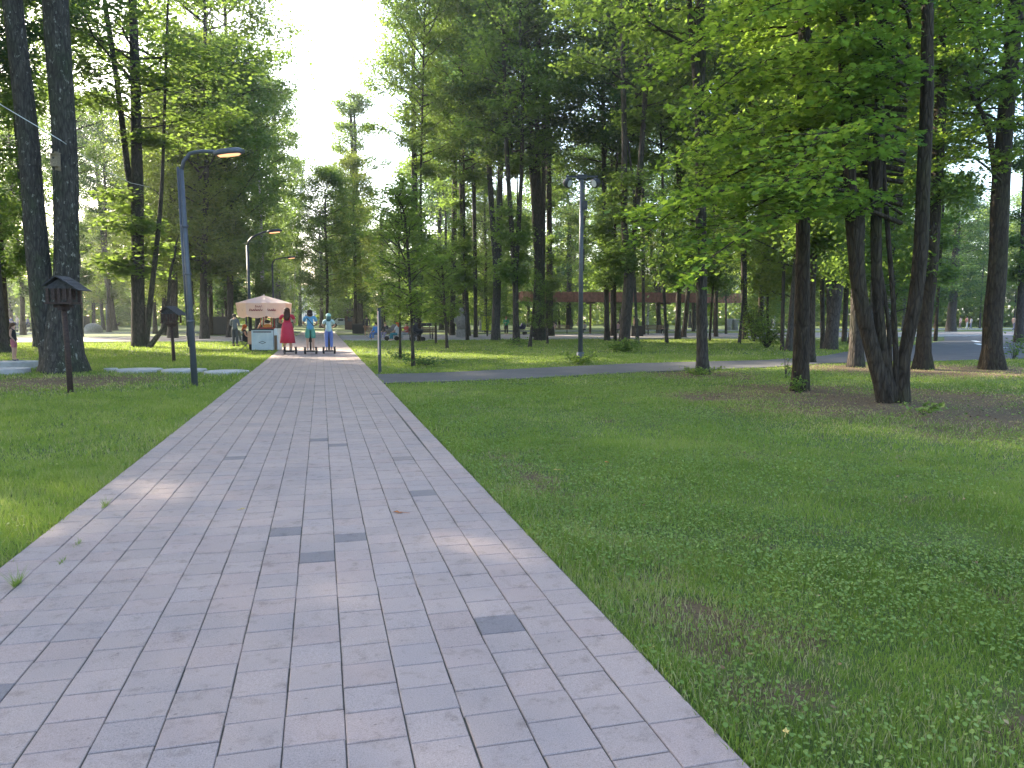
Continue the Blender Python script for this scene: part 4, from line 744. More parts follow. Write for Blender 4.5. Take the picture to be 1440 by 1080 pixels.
# stepping discs and raised stone platforms
for i, (px, py, wpx, lb) in enumerate(((156, 520.5, 18, 'smallest flat stone disc beside the old tree'), (196, 521.5, 60, 'flat stone disc, middle of the row behind the lamp'), (259, 522, 60, 'flat stone disc directly behind the near street lamp'), (319, 524.3, 60, 'flat stone disc next to the paved path'))):
    b = G(px, py); r_ = wpx/ppm(b)/2; tag(MB().loft([ring((0, 0, -.05), r_, r_*.95, 28, .02, i), ring((0, 0, .045), r_, r_*.95, 28, .02, i), ring((0, 0, .06), r_*.985, r_*.935, 28, .02, i)]).build('stone_disc', M['concrete'], None, False, b), lb, 'stepping stone', 'flat stone discs left of the path')
b = G(18, 524); r_ = 34/ppm(b); tag(MB().loft([ring((0, 0, -.05), r_, r_*.9, 30, .02), ring((0, 0, .10), r_, r_*.9, 30, .02), ring((0, 0, .12), r_*.985, r_*.885, 30, .02)]).build('stone_platform', M['concrete'], None, False, b+rt*-.3), 'lower round stone platform in front, at the left edge', 'stone platform', 'round stone platforms')
b2 = G(14, 517); r_ = 38/ppm(b2); tag(MB().loft([ring((0, 0, -.05), r_, r_*.7, 30, .02), ring((0, 0, .18), r_, r_*.7, 30, .02), ring((0, 0, .20), r_*.985, r_*.69, 30, .02)]).build('stone_platform', M['concrete'], None, False, b2), 'higher round stone platform carrying the little girl', 'stone platform', 'round stone platforms')
# boxes, bins
def bin_(foot, wpx, top, label, mat='black', cat='bin', depth=.7, name='litter_bin'):
    b = G(*foot); k = ppm(b); w_ = wpx/k; h = on_plane(foot[0], top, b).z; o = empty(name, b, -YAW); MB().box((0, 0, h*.5), (w_, depth, h), bev=.03).build('body', M[mat], o); MB().box((0, 0, h+.025), (w_*1.05, depth*1.06, .05), bev=.01).build('lid', M[mat], o)
    for s in (-.3, 0, .3): MB().box((s*w_, -depth/2-.012, h*.5), (.04, .02, h*.92)).build('rib', M[mat], o)
    return tag(o, label, cat)
bin_((118, 468), 11, 445, 'black box on the lawn right of the old tree', depth=1.0); bin_((311, 470), 33, 446, 'large black storage shed left of the standing man', cat='shed', depth=2.4, name='storage_shed')
bin_((505, 469), 16, 456, 'low black planter box beside the dark kiosk', name='planter', cat='planter', depth=1.0); bin_((895, 473), 17, 459, 'black bin beside the stout forked tree', depth=1.0); bin_((1397, 466), 11, 456, 'dark box beyond the asphalt branch, left of the thick near trunk', depth=.8)
b = G(131, 468); tag(MB().ball((0, 0, .25), (.95, .7, .75), 16, 10).build('boulder', M['stone'], None, True, b), 'smooth grey boulder right of the black box', 'boulder')
# dark kiosk with slanted roof, parked car behind it
b = G(496, 463.5); k = ppm(b); o = empty('kiosk', b, -YAW); w_ = 22/k; MB().box((0, 1.5, 1.2), (w_, 3, 2.4)).build('body', M['rust_dark'], o); MB().box((0, 1.4, 2.62), (w_*1.15, 3.6, .12), rot=Matrix.Rotation(R(-9), 4, 'Y')).build('roof', M['black'], o)
MB().box((0, -.02, 1.5), (w_*.6, .06, .8)).build('hatch', M['glass'], o); MB().box((0, -.2, 1.05), (w_*.7, .4, .06)).build('counter', M['steel_dark'], o); tag(o, 'dark kiosk with a slanted roof right of the path end', 'kiosk')
b = G(482, 460); o = empty('parked_car', b, -YAW+.3); 
MB().loft([[Vector((x_, y_, z_)) for x_, z_ in ((-2.1, .35), (-2.15, .75), (-1.3, .95), (-.75, 1.42), (.7, 1.45), (1.35, .98), (2.05, .85), (2.1, .35))] for y_ in (-.85, .85)]).build('body', M['white'], o)
for sx in (-1.3, 1.3):
    for sy in (-.86, .86): wh = MB().tube([(sx, sy-.1, .33), (sx, sy+.1, .33)], .33, 16).build('wheel', M['rubber'], o); MB().tube([(sx, sy-.11, .33), (sx, sy+.11, .33)], .18, 12).build('rim', M['steel'], wh)
MB().box((-.35, -.853, 1.15), (.85, .02, .36)).box((.55, -.853, 1.15), (.7, .02, .36)).build('side_window', M['glass'], o); tag(o, 'white car parked beyond the lawn, left of the dark kiosk', 'car')
# brown elevated walkway
wa = G(733, 470); wb_ = G(1042, 468); za = on_plane(733, 424, wa).z; o = empty('elevated_walkway', wa); dv = wb_-wa; Lw = dv.length; ang = math.atan2(dv.y, dv.x); o.rotation_euler.z = ang
hp = on_plane(733, 409.5, wa).z-za; MB().box((Lw/2, 1.1, za+.08), (Lw, 2.1, .16)).build('deck', M['rust_dark'], o)
for yy_, nm in ((0, 'near'), (2.2, 'far')):
    mb = MB(); q = 0; x_ = 0
    while x_ < Lw-.1: mb.box((x_, yy_+(.02 if q % 2 else -.02), za+hp/2+random.uniform(-.02, .02)), (.16, .045, hp)); x_ += .185; q += 1
    mb.build('slat_parapet', M['rust_slat'], o)
for x_ in (2.6, 7.4, 11.2, 15.5, 19.6, 24): 
    if x_ < Lw: MB().tube([(x_, 1.1, -.1), (x_, 1.1, za)], .11, 10).build('support_post', M['rust_dark'], o); MB().box((x_, 1.1, za-.08), (.2, 2.0, .16)).build('cross_beam', M['rust_dark'], o)
tag(o, 'long reddish-brown slatted walkway raised on thin posts behind the trees', 'walkway')
# carved stone figure
b = G(648, 474); k = ppm(b); s = (474-433)/k; o = empty('stone_sculpture', b, -YAW); w_ = 14/k
MB().box((0, 0, .13*s), (w_*.95, w_*.8, .30*s), bev=.05).build('plinth', M['stone'], o); MB().loft([ring((0, 0, .28*s), w_*.42, w_*.34, 14, .08), ring((0, 0, .42*s), w_*.5, w_*.4, 14, .1, 1), ring((0, 0, .60*s), w_*.52, w_*.38, 14, .1, 2), ring((.02, 0, .72*s), w_*.36, w_*.3, 14, .08), ring((.04, 0, .78*s), w_*.2, w_*.2, 14)]).build('torso', M['stone'], o, True)
MB().ball((.05, -.02, .88*s), (w_*.27, w_*.27, .125*s)).build('head', M['stone'], o, True)
for q in (-1, 1): MB().tube([(q*w_*.5, 0, .68*s), (q*w_*.58, -.12, .50*s), (q*w_*.12, -.36, .45*s)], [w_*.13, w_*.12, w_*.09], 8).build('arm', M['stone'], o, True)
tag(o, 'grey carved stone figure on a plinth between two dark trunks', 'sculpture')
# log seats
for px, lb in ((1025, 'left of the two carved log seats right of the walkway'), (1034, 'right of the two carved log seats right of the walkway')):
    b = G(px, 464.5); tag(MB().loft([ring((0, 0, 0), .38, .38, 14, .06), ring((0, 0, .5), .34, .34, 14, .05), ring((0, 0, 1.25), .46, .42, 14, .08), ring((.1, 0, 1.4), .44, .40, 14, .08)]).build('log_seat', M['stone'], None, True, b), lb, 'log seat', 'carved log seats')
# yellow notice board
b = G(684, 467.5); o = empty('notice_board', b, -YAW); k_y = plain('yellow_board', (.62, .68, .05), .6); MB().box((0, 0, .95), (1.0, .05, 1.5), rot=Matrix.Rotation(R(-8), 4, 'X')).build('board', k_y, o)
for q in (-.4, .4): MB().tube([(q, .1, 0), (q, -.05, 1.7)], .025, 6).build('leg', M['steel'], o)
tag(o, 'bright yellow-green board standing behind the strong forked tree', 'board')
# benches
def bench(foot, L, rz, label, mat='bench_wood'):
    o = empty('park_bench', G(*foot), rz); mb = MB(); [mb.box((0, -.20+.11*q, .45), (L, .09, .04)) for q in range(5)]; mb.build('seat', M[mat], o); mb = MB(); [mb.box((0, .30+.02*q, .56+.13*q), (L, .03, .10)) for q in range(3)]; mb.build('backrest', M[mat], o)
    for s in (-L*.4, L*.4):
        MB().box((s, -.15, .215), (.06, .06, .43)).box((s, .26, .215), (.06, .06, .43)).box((s, .05, .41), (.06, .44, .04)).box((s, .31, .60), (.05, .04, .45)).build('leg', M['black'], o)
    return tag(o, label, 'bench', 'park benches')
bench((925, 470.5), 2.2, -YAW, 'pale bench under the walkway beside the person in black'); bench((783, 470), 2.4, -YAW, 'bench under the left part of the walkway'); bench((549, 478), 3.4, -YAW+.1, 'bench of the row of seated visitors, left part'); bench((585, 477), 3.0, -YAW, 'bench of the row of seated visitors, right part')
bench((872, 468), 2.0, -YAW, 'bench half hidden by the stout forked tree')
# barbecue-like tray table seen beside the seated visitors
o = empty('tray_table', G(593, 476), -YAW); MB().box((0, 0, 1.05), (1.5, .6, .22), bev=.05).build('tray', M['black'], o)
for sx, sy in ((-.6, -.2), (.6, -.2), (-.6, .2), (.6, .2)): MB().tube([(sx*1.1, sy*1.2, 0), (sx, sy, .95)], .025, 6).build('leg', M['steel_dark'], o)
tag(o, 'black tray on thin legs at the right end of the visitors row', 'tray table')
# teal lattice fence and pale houses beyond the trees
def fence(p, q, h, label, mat):
    A, B = G(*p), G(*q); d = B-A; L = d.length; o = empty('fence', A, math.atan2(d.y, d.x)); n = int(L/2.5)
    for i in range(n+1): MB().box((i*L/n, 0, h/2), (.08, .08, h)).build('fence_post', M[mat], o)
    mb = MB(); [mb.box((L/2, .05, z), (L, .03, .06)) for z in (.15, h*.5, h-.1)]; [mb.box((x_, .05, h/2), (.05, .03, h)) for x_ in np.arange(.2, L, .3)]; mb.build('lattice', M[mat], o); return tag(o, label, 'fence')
fence((596, 456.2), (668, 456.4), 1.6, 'low teal fence far behind the carved stone figure', 'steel_teal'); fence((1040, 457), (1125, 457.4), 1.6, 'low teal fence far behind the green shrub', 'steel_teal')
k_wall = plain('pale_wall', (.50, .45, .42), .9, 0, .08, 1, .05)
def house(px, D, wd, ht, label, nw, nf):
    d = hf*D; b = d+rt*((px-720)/F*D); o = empty('apartment_building', (b.x, b.y, 0), -YAW); MB().box((0, 5, ht/2), (wd, 10, ht)).build('wall', k_wall, o); MB().box((0, 5, ht+.2), (wd+.6, 10.6, .4)).build('roof', M['stone'], o)
    for f in range(nf):
        for i in range(nw):
            x_ = -wd/2+(i+.5)*wd/nw; z_ = 1.8+f*3.0; wn = MB().box((x_, -.03, z_), (1.5, .08, 1.5)).build('window', M['glass'], o); MB().box((x_, -.08, z_-.8), (1.7, .2, .07)).build('sill', M['concrete'], wn)
    return tag(o, label, 'building')
house(1092, 205, 30, 15.5, 'pale apartment building glimpsed between far trunks, right of the walkway', 9, 5); house(446, 260, 22, 12, 'hazy pale building at the very end of the path axis', 7, 4)
house(-10, 215, 40, 12, 'pale building glimpsed through trees at the far left', 11, 4)

# ------------------------------------------------------------- people
def rot2(v, a): return Vector((v.x*math.cos(a)-v.y*math.sin(a), v.x*math.sin(a)+v.y*math.cos(a), v.z))
def skin_mesh(chains, sub=1):
    """chains: list of [(xyz, r), ...]; equal points are welded"""
    bm = bmesh.new(); idx = {}; rad = []
    def vtx(p, r):
        key = tuple(round(c, 4) for c in p)
        if key not in idx: idx[key] = bm.verts.new(p); rad.append(r)
        return idx[key]
    for ch in chains:
        pv = None
        for p, r in ch:
            v = vtx(p, r)
            if pv is not None and pv is not v and not bm.edges.get((pv, v)): bm.edges.new((pv, v))
            pv = v
    me = bpy.data.meshes.new('tmp'); bm.to_mesh(me); bm.free(); o = bpy.data.objects.new('tmp', me); C.objects.link(o)
    m = o.modifiers.new('s', 'SKIN'); m.use_smooth_shade = True; m.branch_smoothing = .6
    for i, r in enumerate(rad):
        sv = me.skin_vertices[0].data[i]; sv.radius = (r, r) if not hasattr(r, '__len__') else r; sv.use_root = i == 0
    if sub: q = o.modifiers.new('d', 'SUBSURF'); q.levels = sub; q.render_levels = sub
    dg = bpy.context.evaluated_depsgraph_get(); out = bpy.data.meshes.new_from_object(o.evaluated_get(dg)); bpy.data.objects.remove(o); bpy.data.meshes.remove(me)
    out.polygons.foreach_set('use_smooth', [True]*len(out.polygons)); return out
def person(loc, facing, height, pose, wear, label, group=None, detail=True):
    """facing: z rotation, figure looks along its local +y. wear: dict of colours"""
    o = empty('person', loc, facing); s = height/1.72; o.scale = (s*wear.get('wide', 1.06), s*wear.get('wide', 1.06), s)
    V3 = lambda *a: Vector(a)
    P = dict(pelvis=V3(0, 0, .93), waist=V3(0, .0, 1.08), chest=V3(0, 0, 1.28), collar=V3(0, -.01, 1.42), neck=V3(0, .0, 1.49), head=V3(0, .015, 1.57), crown=V3(0, .01, 1.645))
    for sd, n in ((-1, 'L'), (1, 'R')):
        P['sh'+n] = V3(.17*sd, -.01, 1.40); P['el'+n] = V3(.22*sd, -.02, 1.13); P['wr'+n] = V3(.23*sd, .05, .90); P['hi'+n] = V3(.09*sd, 0, .89); P['kn'+n] = V3(.10*sd, .02, .49); P['an'+n] = V3(.10*sd, -.02, .09); P['to'+n] = V3(.11*sd, .13, .035)
    if pose == 'ride':
        for sd, n in ((-1, 'L'), (1, 'R')): P['el'+n] = V3(.25*sd, .08, 1.15); P['wr'+n] = V3(.19*sd, .33, 1.10)
    if pose == 'sit':
        dz = -.44
        for kk in ('pelvis', 'waist', 'chest', 'collar', 'neck', 'head', 'crown', 'shL', 'shR'): P[kk] = P[kk]+V3(0, 0, dz)
        for sd, n in ((-1, 'L'), (1, 'R')): P['hi'+n] = V3(.09*sd, .02, .46); P['kn'+n] = V3(.12*sd, .44, .50); P['an'+n] = V3(.12*sd, .46, .09); P['to'+n] = V3(.13*sd, .62, .035); P['el'+n] = V3(.23*sd, .08, .72); P['wr'+n] = V3(.15*sd, .32, .62)
    if pose == 'fold':
        P['elR'] = V3(.24, .02, 1.12); P['wrR'] = V3(.06, .22, 1.16); P['elL'] = V3(-.24, .02, 1.12); P['wrL'] = V3(-.05, .24, 1.12)
    if pose == 'reach': P['elR'] = V3(.26, .14, 1.18); P['wrR'] = V3(.22, .38, 1.12); P['elL'] = V3(-.24, .05, 1.12); P['wrL'] = V3(-.16, .28, 1.06)
    if pose == 'walk':
        P['knL'] = V3(-.10, .14, .50); P['anL'] = V3(-.10, .20, .10); P['toL'] = V3(-.11, .34, .05); P['knR'] = V3(.10, -.02, .49); P['anR'] = V3(.10, -.22, .12); P['toR'] = V3(.11, -.09, .04)
    if pose == 'back': P['elL'] = V3(-.26, -.10, 1.18); P['wrL'] = V3(-.24, .02, 1.02); P['wrR'] = V3(.22, .12, .94)
    ch = [[(P['pelvis'], .115), (P['waist'], .105), (P['chest'], .125), (P['collar'], .085), (P['neck'], .052), (P['head'], .078), (P['crown'], .085)], [(P['head'], .078), (P['head']+V3(0, .085, -.005), .020)]]
    for n in 'LR':
        sd = -1 if n == 'L' else 1
        ch.append([(P['collar'], .085), (P['sh'+n], .058), (P['el'+n], .040), (P['wr'+n], .026)]); ch.append([(P['pelvis'], .115), (P['hi'+n], .088), (P['kn'+n], .058), (P['an'+n], .038), (P['to'+n], .030)])
        w_ = P['wr'+n]; d = (w_-P['el'+n]).normalized(); pm = w_+d*.07; ch.append([(w_, .026), (pm, (.032, .020))])
        if detail:
            sdv = d.cross(V3(0, 0, 1)); sdv = (sdv if sdv.length > .1 else V3(1, 0, 0)).normalized(); dn = d.cross(sdv).normalized(); dn = dn if dn.z < 0 else -dn
            for q, L_ in ((-1.5, .060), (-.5, .075), (.5, .070), (1.5, .055)):
                r0 = pm+sdv*q*.017+d*.018; ch.append([(pm, (.032, .020)), (r0, .0095), (r0+d*L_*.5, .0085), (r0+d*L_*.75+dn*L_*.45, .0075)])
            tb_ = w_+d*.03; ch.append([(w_, .026), (tb_+sdv*(-sd)*.034, .011), (tb_+sdv*(-sd)*.048+d*.035+dn*.01, .009)])
    link('body', skin_mesh(ch), M['skin'], o)
    def sk(name, chains, col): me = skin_mesh(chains); return link(name, me, cloth(col), o)
    sl = wear.get('sleeve', .5); t = [[(P['pelvis']+V3(0, 0, -.07), .150), (P['pelvis']+V3(0, 0, .03), .142), (P['waist'], .128), (P['chest'], .143), (P['collar'], .098)]]
    for n in 'LR':
        q = [(P['collar'], .098), (P['sh'+n], .073)]
        q += [(P['sh'+n].lerp(P['el'+n], min(1, sl*2)), .060 if sl < .6 else .053)] if sl > 0 else []
        if sl >= .9: q += [(P['wr'+n], .040)]
        t.append(q)
    sk(wear.get('top_name', 'shirt'), t, wear['top'])
    if 'dress' in wear:
        hem = wear.get('hem', .42); c0 = P['waist']
        if pose == 'sit': pass
        MB().loft([ring((0, 0, c0.z+.06), .138, .125, 20), ring((0, 0, P['pelvis'].z), .185, .165, 20), ring((0, 0, (P['pelvis'].z+hem)/2), .215, .19, 20, .02), ring((0, 0, hem), .245, .215, 20, .05)]).build('skirt', cloth(wear['dress']), o, True)
    if 'legs' in wear:
        ll = wear.get('leg_len', 1.0); t = [[(P['waist']+V3(0, 0, .0), .118), (P['pelvis'], .132)]]
        for n in 'LR':
            q = [(P['pelvis'], .132), (P['hi'+n], .105)]
            if ll >= .95: q += [(P['kn'+n], .076), (P['an'+n]+V3(0, 0, .02), .058)]
            else: q += [(P['hi'+n].lerp(P['kn'+n], min(1, ll*2)), .092)]
            t.append(q)
        sk('trousers' if ll > .9 else 'shorts', t, wear['legs'])
    for n in 'LR': me = skin_mesh([[(P['an'+n]+V3(0, -.03, -.02), .046), (P['an'+n]+V3(0, .05, -.045), .045), (P['to'+n], .038)]]); link('shoe', me, cloth(wear.get('shoe', (.5, .5, .5))), o)
    hc = wear.get('hair', (.03, .02, .015)); hd = P['head'].lerp(P['crown'], .55)
    if hc:
        mb = MB().ball(hd+V3(0, -.018, .022), (.098, .108, .108), 16, 10); hl = wear.get('hair_len', 0)
        if hl: mb.loft([ring(hd+V3(0, -.05, .02), .092, .06, 12), ring(hd+V3(0, -.10, -.10), .105, .05, 12), ring(hd+V3(0, -.125, -.10-hl*.5), .10, .04, 12), ring(hd+V3(0, -.12, -.10-hl), .055, .025, 12)])
        mb.build('hair', cloth(hc), o, True)
    if 'cap' in wear: MB().ball(hd+V3(0, -.012, .035), (.108, .118, .105), 16, 10).loft([ring(hd+V3(0, .06, .03), .09, .13, 14), ring(hd+V3(0, .06, .04), .088, .128, 14)]).build('cap', cloth(wear['cap']), o, True)
    if detail:
        for q in (-1, 1): MB().ball(P['head']+V3(.03*q, .075, .03), (.011, .008, .008), 8, 6).build('eye', M['black'], o, True)
    return tag(o, label, 'person', group)
FWD = 0.0
def scooter(loc, rz, label, h=1.15):
    o = empty('self_balancing_scooter', loc, rz); MB().box((0, 0, .13), (.36, .38, .06), bev=.02).build('platform', M['black'], o)
    for q in (-1, 1):
        w = MB().tube([(q*.19, 0, .14), (q*.23, 0, .14), (q*.27, 0, .14)], [.135, .14, .13], 22).build('wheel', M['rubber'], o, False); MB().tube([(q*.272, 0, .14), (q*.282, 0, .14)], .08, 16).build('rim', M['steel_dark'], w); MB().box((q*.23, 0, .295), (.11, .26, .03), bev=.01).build('mudguard', M['black'], o)
    MB().tube([(0, .18, .14), (0, .25, .6), (0, .36, h)], [.045, .035, .03], 10).build('steering_column', M['black'], o, True)
    MB().tube([(-.25, .345, h-.02), (0, .37, h), (.25, .345, h-.02)], .018, 8).build('handlebar', M['black'], o, True); MB().box((0, .33, .72), (.20, .10, .42), bev=.02).build('handlebar_bag', M['black'], o)
    return tag(o, label, 'scooter', 'self-balancing scooters in a row')
RW = [((405, 498), 'red'), ((437, 498), 'blue'), ((463, 497.5), 'child')]
for (q, kd) in RW:
    b = G(*q, ZT); fl = b+Vector((0, 0, .165))
    if kd == 'red': scooter(b+Vector((.10, .0, 0)), 0, 'black two-wheeled scooter ridden by the woman in the red dress', 1.36); person(fl, 0, 1.80, 'ride', dict(wide=1.25, top=(.50, .03, .07), dress=(.50, .03, .07), hem=.30, sleeve=.3, hair=(.055, .022, .012), hair_len=.30, shoe=(.55, .5, .48)), 'woman in a long red dress with long dark hair, seen from behind', 'riders on scooters')
    if kd == 'blue': scooter(b, 0, 'black two-wheeled scooter ridden by the person in the blue shirt', 1.33); p_ = person(fl, 0, 1.72, 'ride', dict(wide=1.18, top=(.12, .33, .55), legs=(.10, .30, .24), leg_len=.5, sleeve=.35, hair=(.03, .015, .012), hair_len=.05, shoe=(.6, .6, .6)), 'person in a blue shirt and green shorts with a strap across the back', 'riders on scooters'); MB().tube([(-.14, -.04, 1.43), (-.03, -.155, 1.28), (.12, -.14, 1.05)], .014, 6, flat=1).build('bag_strap', M['black'], p_)
    if kd == 'child': scooter(b, 0, 'black two-wheeled scooter ridden by the child in the pale cap', 1.2); person(fl, 0, 1.55, 'ride', dict(wide=1.15, top=(.42, .58, .62), legs=(.14, .20, .50), sleeve=.35, hair=(.05, .12, .12), hair_len=.14, cap=(.38, .66, .60), shoe=(.45, .45, .5)), 'child in a pale cap, light top and blue trousers', 'riders on scooters')
girl_b = Vector(G(21, 516)); girl_b.z = .20
person(girl_b, -YAW-1.4, 1.22, 'back', dict(top=(.02, .02, .025), legs=(.40, .12, .16), leg_len=.4, sleeve=0, hair=(.10, .05, .03), hair_len=.10, shoe=(.05, .06, .09)), 'little girl in a black top and pink shorts standing on the stone platform')
# folding chair + woman, standing man, cart with vendor
cb = G(345, 492); o = empty('folding_chair', cb, -YAW-1.35)
MB().box((0, 0, .43), (.46, .42, .03), bev=.01).build('seat', M['black'], o); MB().box((0, -.24, .72), (.46, .03, .48), rot=Matrix.Rotation(R(8), 4, 'X'), bev=.01).build('backrest', M['black'], o)
for sx in (-.21, .21): MB().tube([(sx, .20, 0), (sx, -.20, .45), (sx, -.27, .95)], .013, 6).build('leg', M['steel'], o); MB().tube([(sx, -.20, 0), (sx, .20, .43)], .013, 6).build('leg', M['steel'], o)
tag(o, 'black folding chair under the red-haired woman beside the snack cart', 'chair')
person(cb+Vector((0, 0, -.0)), -YAW-1.35, 1.66, 'sit', dict(top=(.02, .02, .025), legs=(.015, .015, .02), sleeve=.1, hair=(.42, .10, .025), hair_len=.12, shoe=(.05, .05, .05)), 'red-haired woman in black seated on a folding chair by the cart')
person(G(331, 487), -YAW-.2, 1.78, 'fold', dict(top=(.11, .125, .15), top_name='jacket', legs=(.05, .055, .07), sleeve=1, hair=(.05, .04, .035), shoe=(.05, .05, .05)), 'man in a grey-blue jacket standing behind the seated woman')
k = NT('freezer_print'); n = k.noise(k.coord((1, 1, 1)), 3, 3); k.l(k.ramp(n, [(.35, (.42, .50, .56)), (.65, (.55, .60, .64))]), k.b.inputs['Base Color']); k.b.inputs['Roughness'].default_value = .4; M['freezer'] = k.m
M['marks'] = plain('red_print', (.35, .07, .06), .7, 0, .1); M['dark_print'] = plain('dark_print', (.06, .035, .05), .7, 0, .1); M['warm'] = plain('warm_popcorn', (.55, .26, .06), .6, 0, .35, 60)
cc_ = G(371, 493.5); o = empty('snack_cart', cc_, -YAW); w_ = 1.05
MB().box((-.05, .35, .52), (w_, .72, .96), bev=.03).build('freezer_body', M['freezer'], o); MB().box((-.05, .35, 1.02), (w_*1.04, .76, .06), bev=.01).build('freezer_lid', M['steel_dark'], o); MB().box((-.05, .35, .03), (w_*.98, .66, .05)).build('plinth', M['steel_dark'], o)
MB().box((-.05, -.021, .90), (.85, .012, .05)).build('logo_bar', M['dark_print'], o)
MB().poly([(-.23, -.026, .40), (-.05, -.026, .33), (.13, -.026, .40), (-.05, -.026, .47)], (0, .006, 0)).build('emblem', M['dark_print'], o); MB().poly([(-.17, -.032, .40), (-.05, -.032, .355), (.07, -.032, .40), (-.05, -.032, .445)], (0, .005, 0)).build('emblem_center', M['freezer'], o)
MB().box((.60, .30, .55), (.20, .62, 1.02), bev=.02).build('side_cabinet', M['white'], o); MB().box((.585, -.03, .38), (.13, .03, .72), bev=.01).build('cabinet_door', M['bench_wood'], o)
MB().box((-.66, .32, .62), (.24, .5, .62), bev=.02).build('side_shelf', plain('cart_orange', (.55, .30, .18), .6), o)
tag(o, 'white and pale blue freezer cart with a dark lid under the parasol', 'cart')
po = empty('popcorn_machine', cc_+rot2(Vector((.10, .35, 1.05)), -YAW), -YAW)
for sx in (-.26, .26):
    for sy in (-.2, .2): MB().box((sx, sy, .30), (.03, .03, .6)).build('corner_post', M['marks'], po)
MB().box((0, 0, .03), (.56, .44, .06)).build('base', M['marks'], po); MB().box((0, 0, .63), (.58, .46, .10), bev=.02).build('hood', M['marks'], po); MB().ball((0, 0, .34), (.15, .13, .09), 12, 8).build('kettle', M['steel_dark'], po, True); MB().ball((0, 0, .12), (.22, .17, .10), 14, 8).build('popcorn', M['warm'], po, True)
tag(po, 'red-framed popcorn machine with orange popcorn standing on the cart', 'popcorn machine')
# parasol with valance
uz = on_plane(367, 446, cc_).z; ut = on_plane(367, 415, cc_).z; ue = on_plane(335, 426, cc_).z; ur = 36/ppm(cc_)
po = empty('parasol', cc_+rot2(Vector((-.10, .55, 0)), -YAW), -YAW+R(22.5)); n = 8
cn = [(ur*1.06*math.cos(k_*2*math.pi/n), ur*1.06*math.sin(k_*2*math.pi/n)) for k_ in range(n)]; mb = MB(); ap = mb.bm.verts.new((0, 0, ut)); R1, R2, R3 = [], [], []
for k_ in range(n*4):
    a, f = k_//4, (k_ % 4)/4; x_ = cn[a][0]*(1-f)+cn[(a+1) % n][0]*f; y_ = cn[a][1]*(1-f)+cn[(a+1) % n][1]*f; sag = math.sin(math.pi*f)
    R1.append(mb.bm.verts.new((x_*.5, y_*.5, (ut*.52+ue*.48)-.03*sag))); R2.append(mb.bm.verts.new((x_, y_, ue-.02*sag))); R3.append(mb.bm.verts.new((x_*(.94-.05*sag), y_*(.94-.05*sag), uz+.10*(1-sag)-.05+.10*(sag if 0 else 0))))
m_ = n*4
for k_ in range(m_): j = (k_+1) % m_; mb.bm.faces.new((ap, R1[k_], R1[j])); mb.bm.faces.new((R1[k_], R2[k_], R2[j], R1[j])); mb.bm.faces.new((R2[k_], R3[k_], R3[j], R2[j]))
mb.build('canopy', M['canopy'], po); MB().tube([(0, 0, 0), (0, 0, ut+.05)], .022, 8).build('pole', M['white'], po)
for k_ in range(n): MB().tube([(0, 0, ut-.06), (cn[k_][0]*.96, cn[k_][1]*.96, ue-.03)], .008, 4).build('rib', M['steel'], po)
MB().tube([(0, 0, .0), (0, 0, .08)], .28, 16).build('base', M['concrete'], po)
# printed marks on the two valance panels that face the path: a dark round emblem and two rows of red script
def on_val(a_i, f, v):
    A_, B_ = cn[a_i], cn[(a_i+1) % n]; x_, y_ = A_[0]*(1-f)+B_[0]*f, A_[1]*(1-f)+B_[1]*f; q = .97-.075*(1-v)+.012; return Vector((x_*q, y_*q, uz+.05+(ue-uz-.06)*v))
mr_ = MB()
for a_i, rows in ((5, ((.45, .15, .92, 9), (.72, .45, .8, 4))), (6, ((.45, .02, .5, 5),))):
    for v, f0, f1, cnt in rows:
        for q in range(cnt): f = f0+(f1-f0)*q/cnt; a = on_val(a_i, f, v-.06); b = on_val(a_i, f+.05, v+.07 if q % 3 else v+.12); c = on_val(a_i, f+.08, v-.05); mr_.tube([a, b, c], .03, 4)
mr_.build('red_script', M['marks'], po); mr_ = MB()
for ctr in (.18, .62):
    pts = [on_val(4 if n == 8 else 4, ctr+.11*(1-t/14)*math.cos(t*.75), .52+.22*(1-t/14)*math.sin(t*.75)) for t in range(12)]; mr_.tube(pts, .016, 4)
mr_.build('spiral_emblem', M['dark_print'], po)
tag(po, 'pale pink parasol with a printed valance shading the snack cart', 'parasol')
person(cc_+rot2(Vector((-.25, 1.15, 0)), -YAW), -YAW+math.pi, 1.70, 'reach', dict(top=(.62, .64, .66), legs=(.05, .05, .07), sleeve=.4, hair=(.06, .04, .03), shoe=(.3, .3, .3)), 'vendor in a white shirt behind the snack cart')
# visitors further off
VG = 'visitors resting beyond the right lawn'
def stroller(foot, rz, col, label):
    o = empty('stroller', G(*foot), rz)
    MB().loft([ring((0, 0, .50), .20, .33, 14), ring((0, 0, .72), .25, .42, 14), ring((0, 0, .80), .26, .43, 14)]).build('basket', cloth(col), o, True); MB().ball((0, -.20, .86), (.26, .27, .28), 14, 8).build('hood', cloth(col), o, True)
    MB().tube([(-.22, .30, .25), (-.22, -.30, .70), (-.20, -.55, 1.02), (.20, -.55, 1.02), (.22, -.30, .70), (.22, .30, .25)], .015, 6).tube([(-.24, -.32, .18), (-.2, .1, .6)], .012, 5).tube([(.24, -.32, .18), (.2, .1, .6)], .012, 5).build('frame', M['steel'], o)
    for sx in (-.26, .26):
        for sy in (-.33, .33): MB().tube([(sx-.02, sy, .15), (sx+.02, sy, .15)], .15, 14).build('wheel', M['rubber'], o)
    return tag(o, label, 'stroller', 'baby strollers among the visitors')
B_, D_ = (.02, .02, .025), (.06, .05, .05)
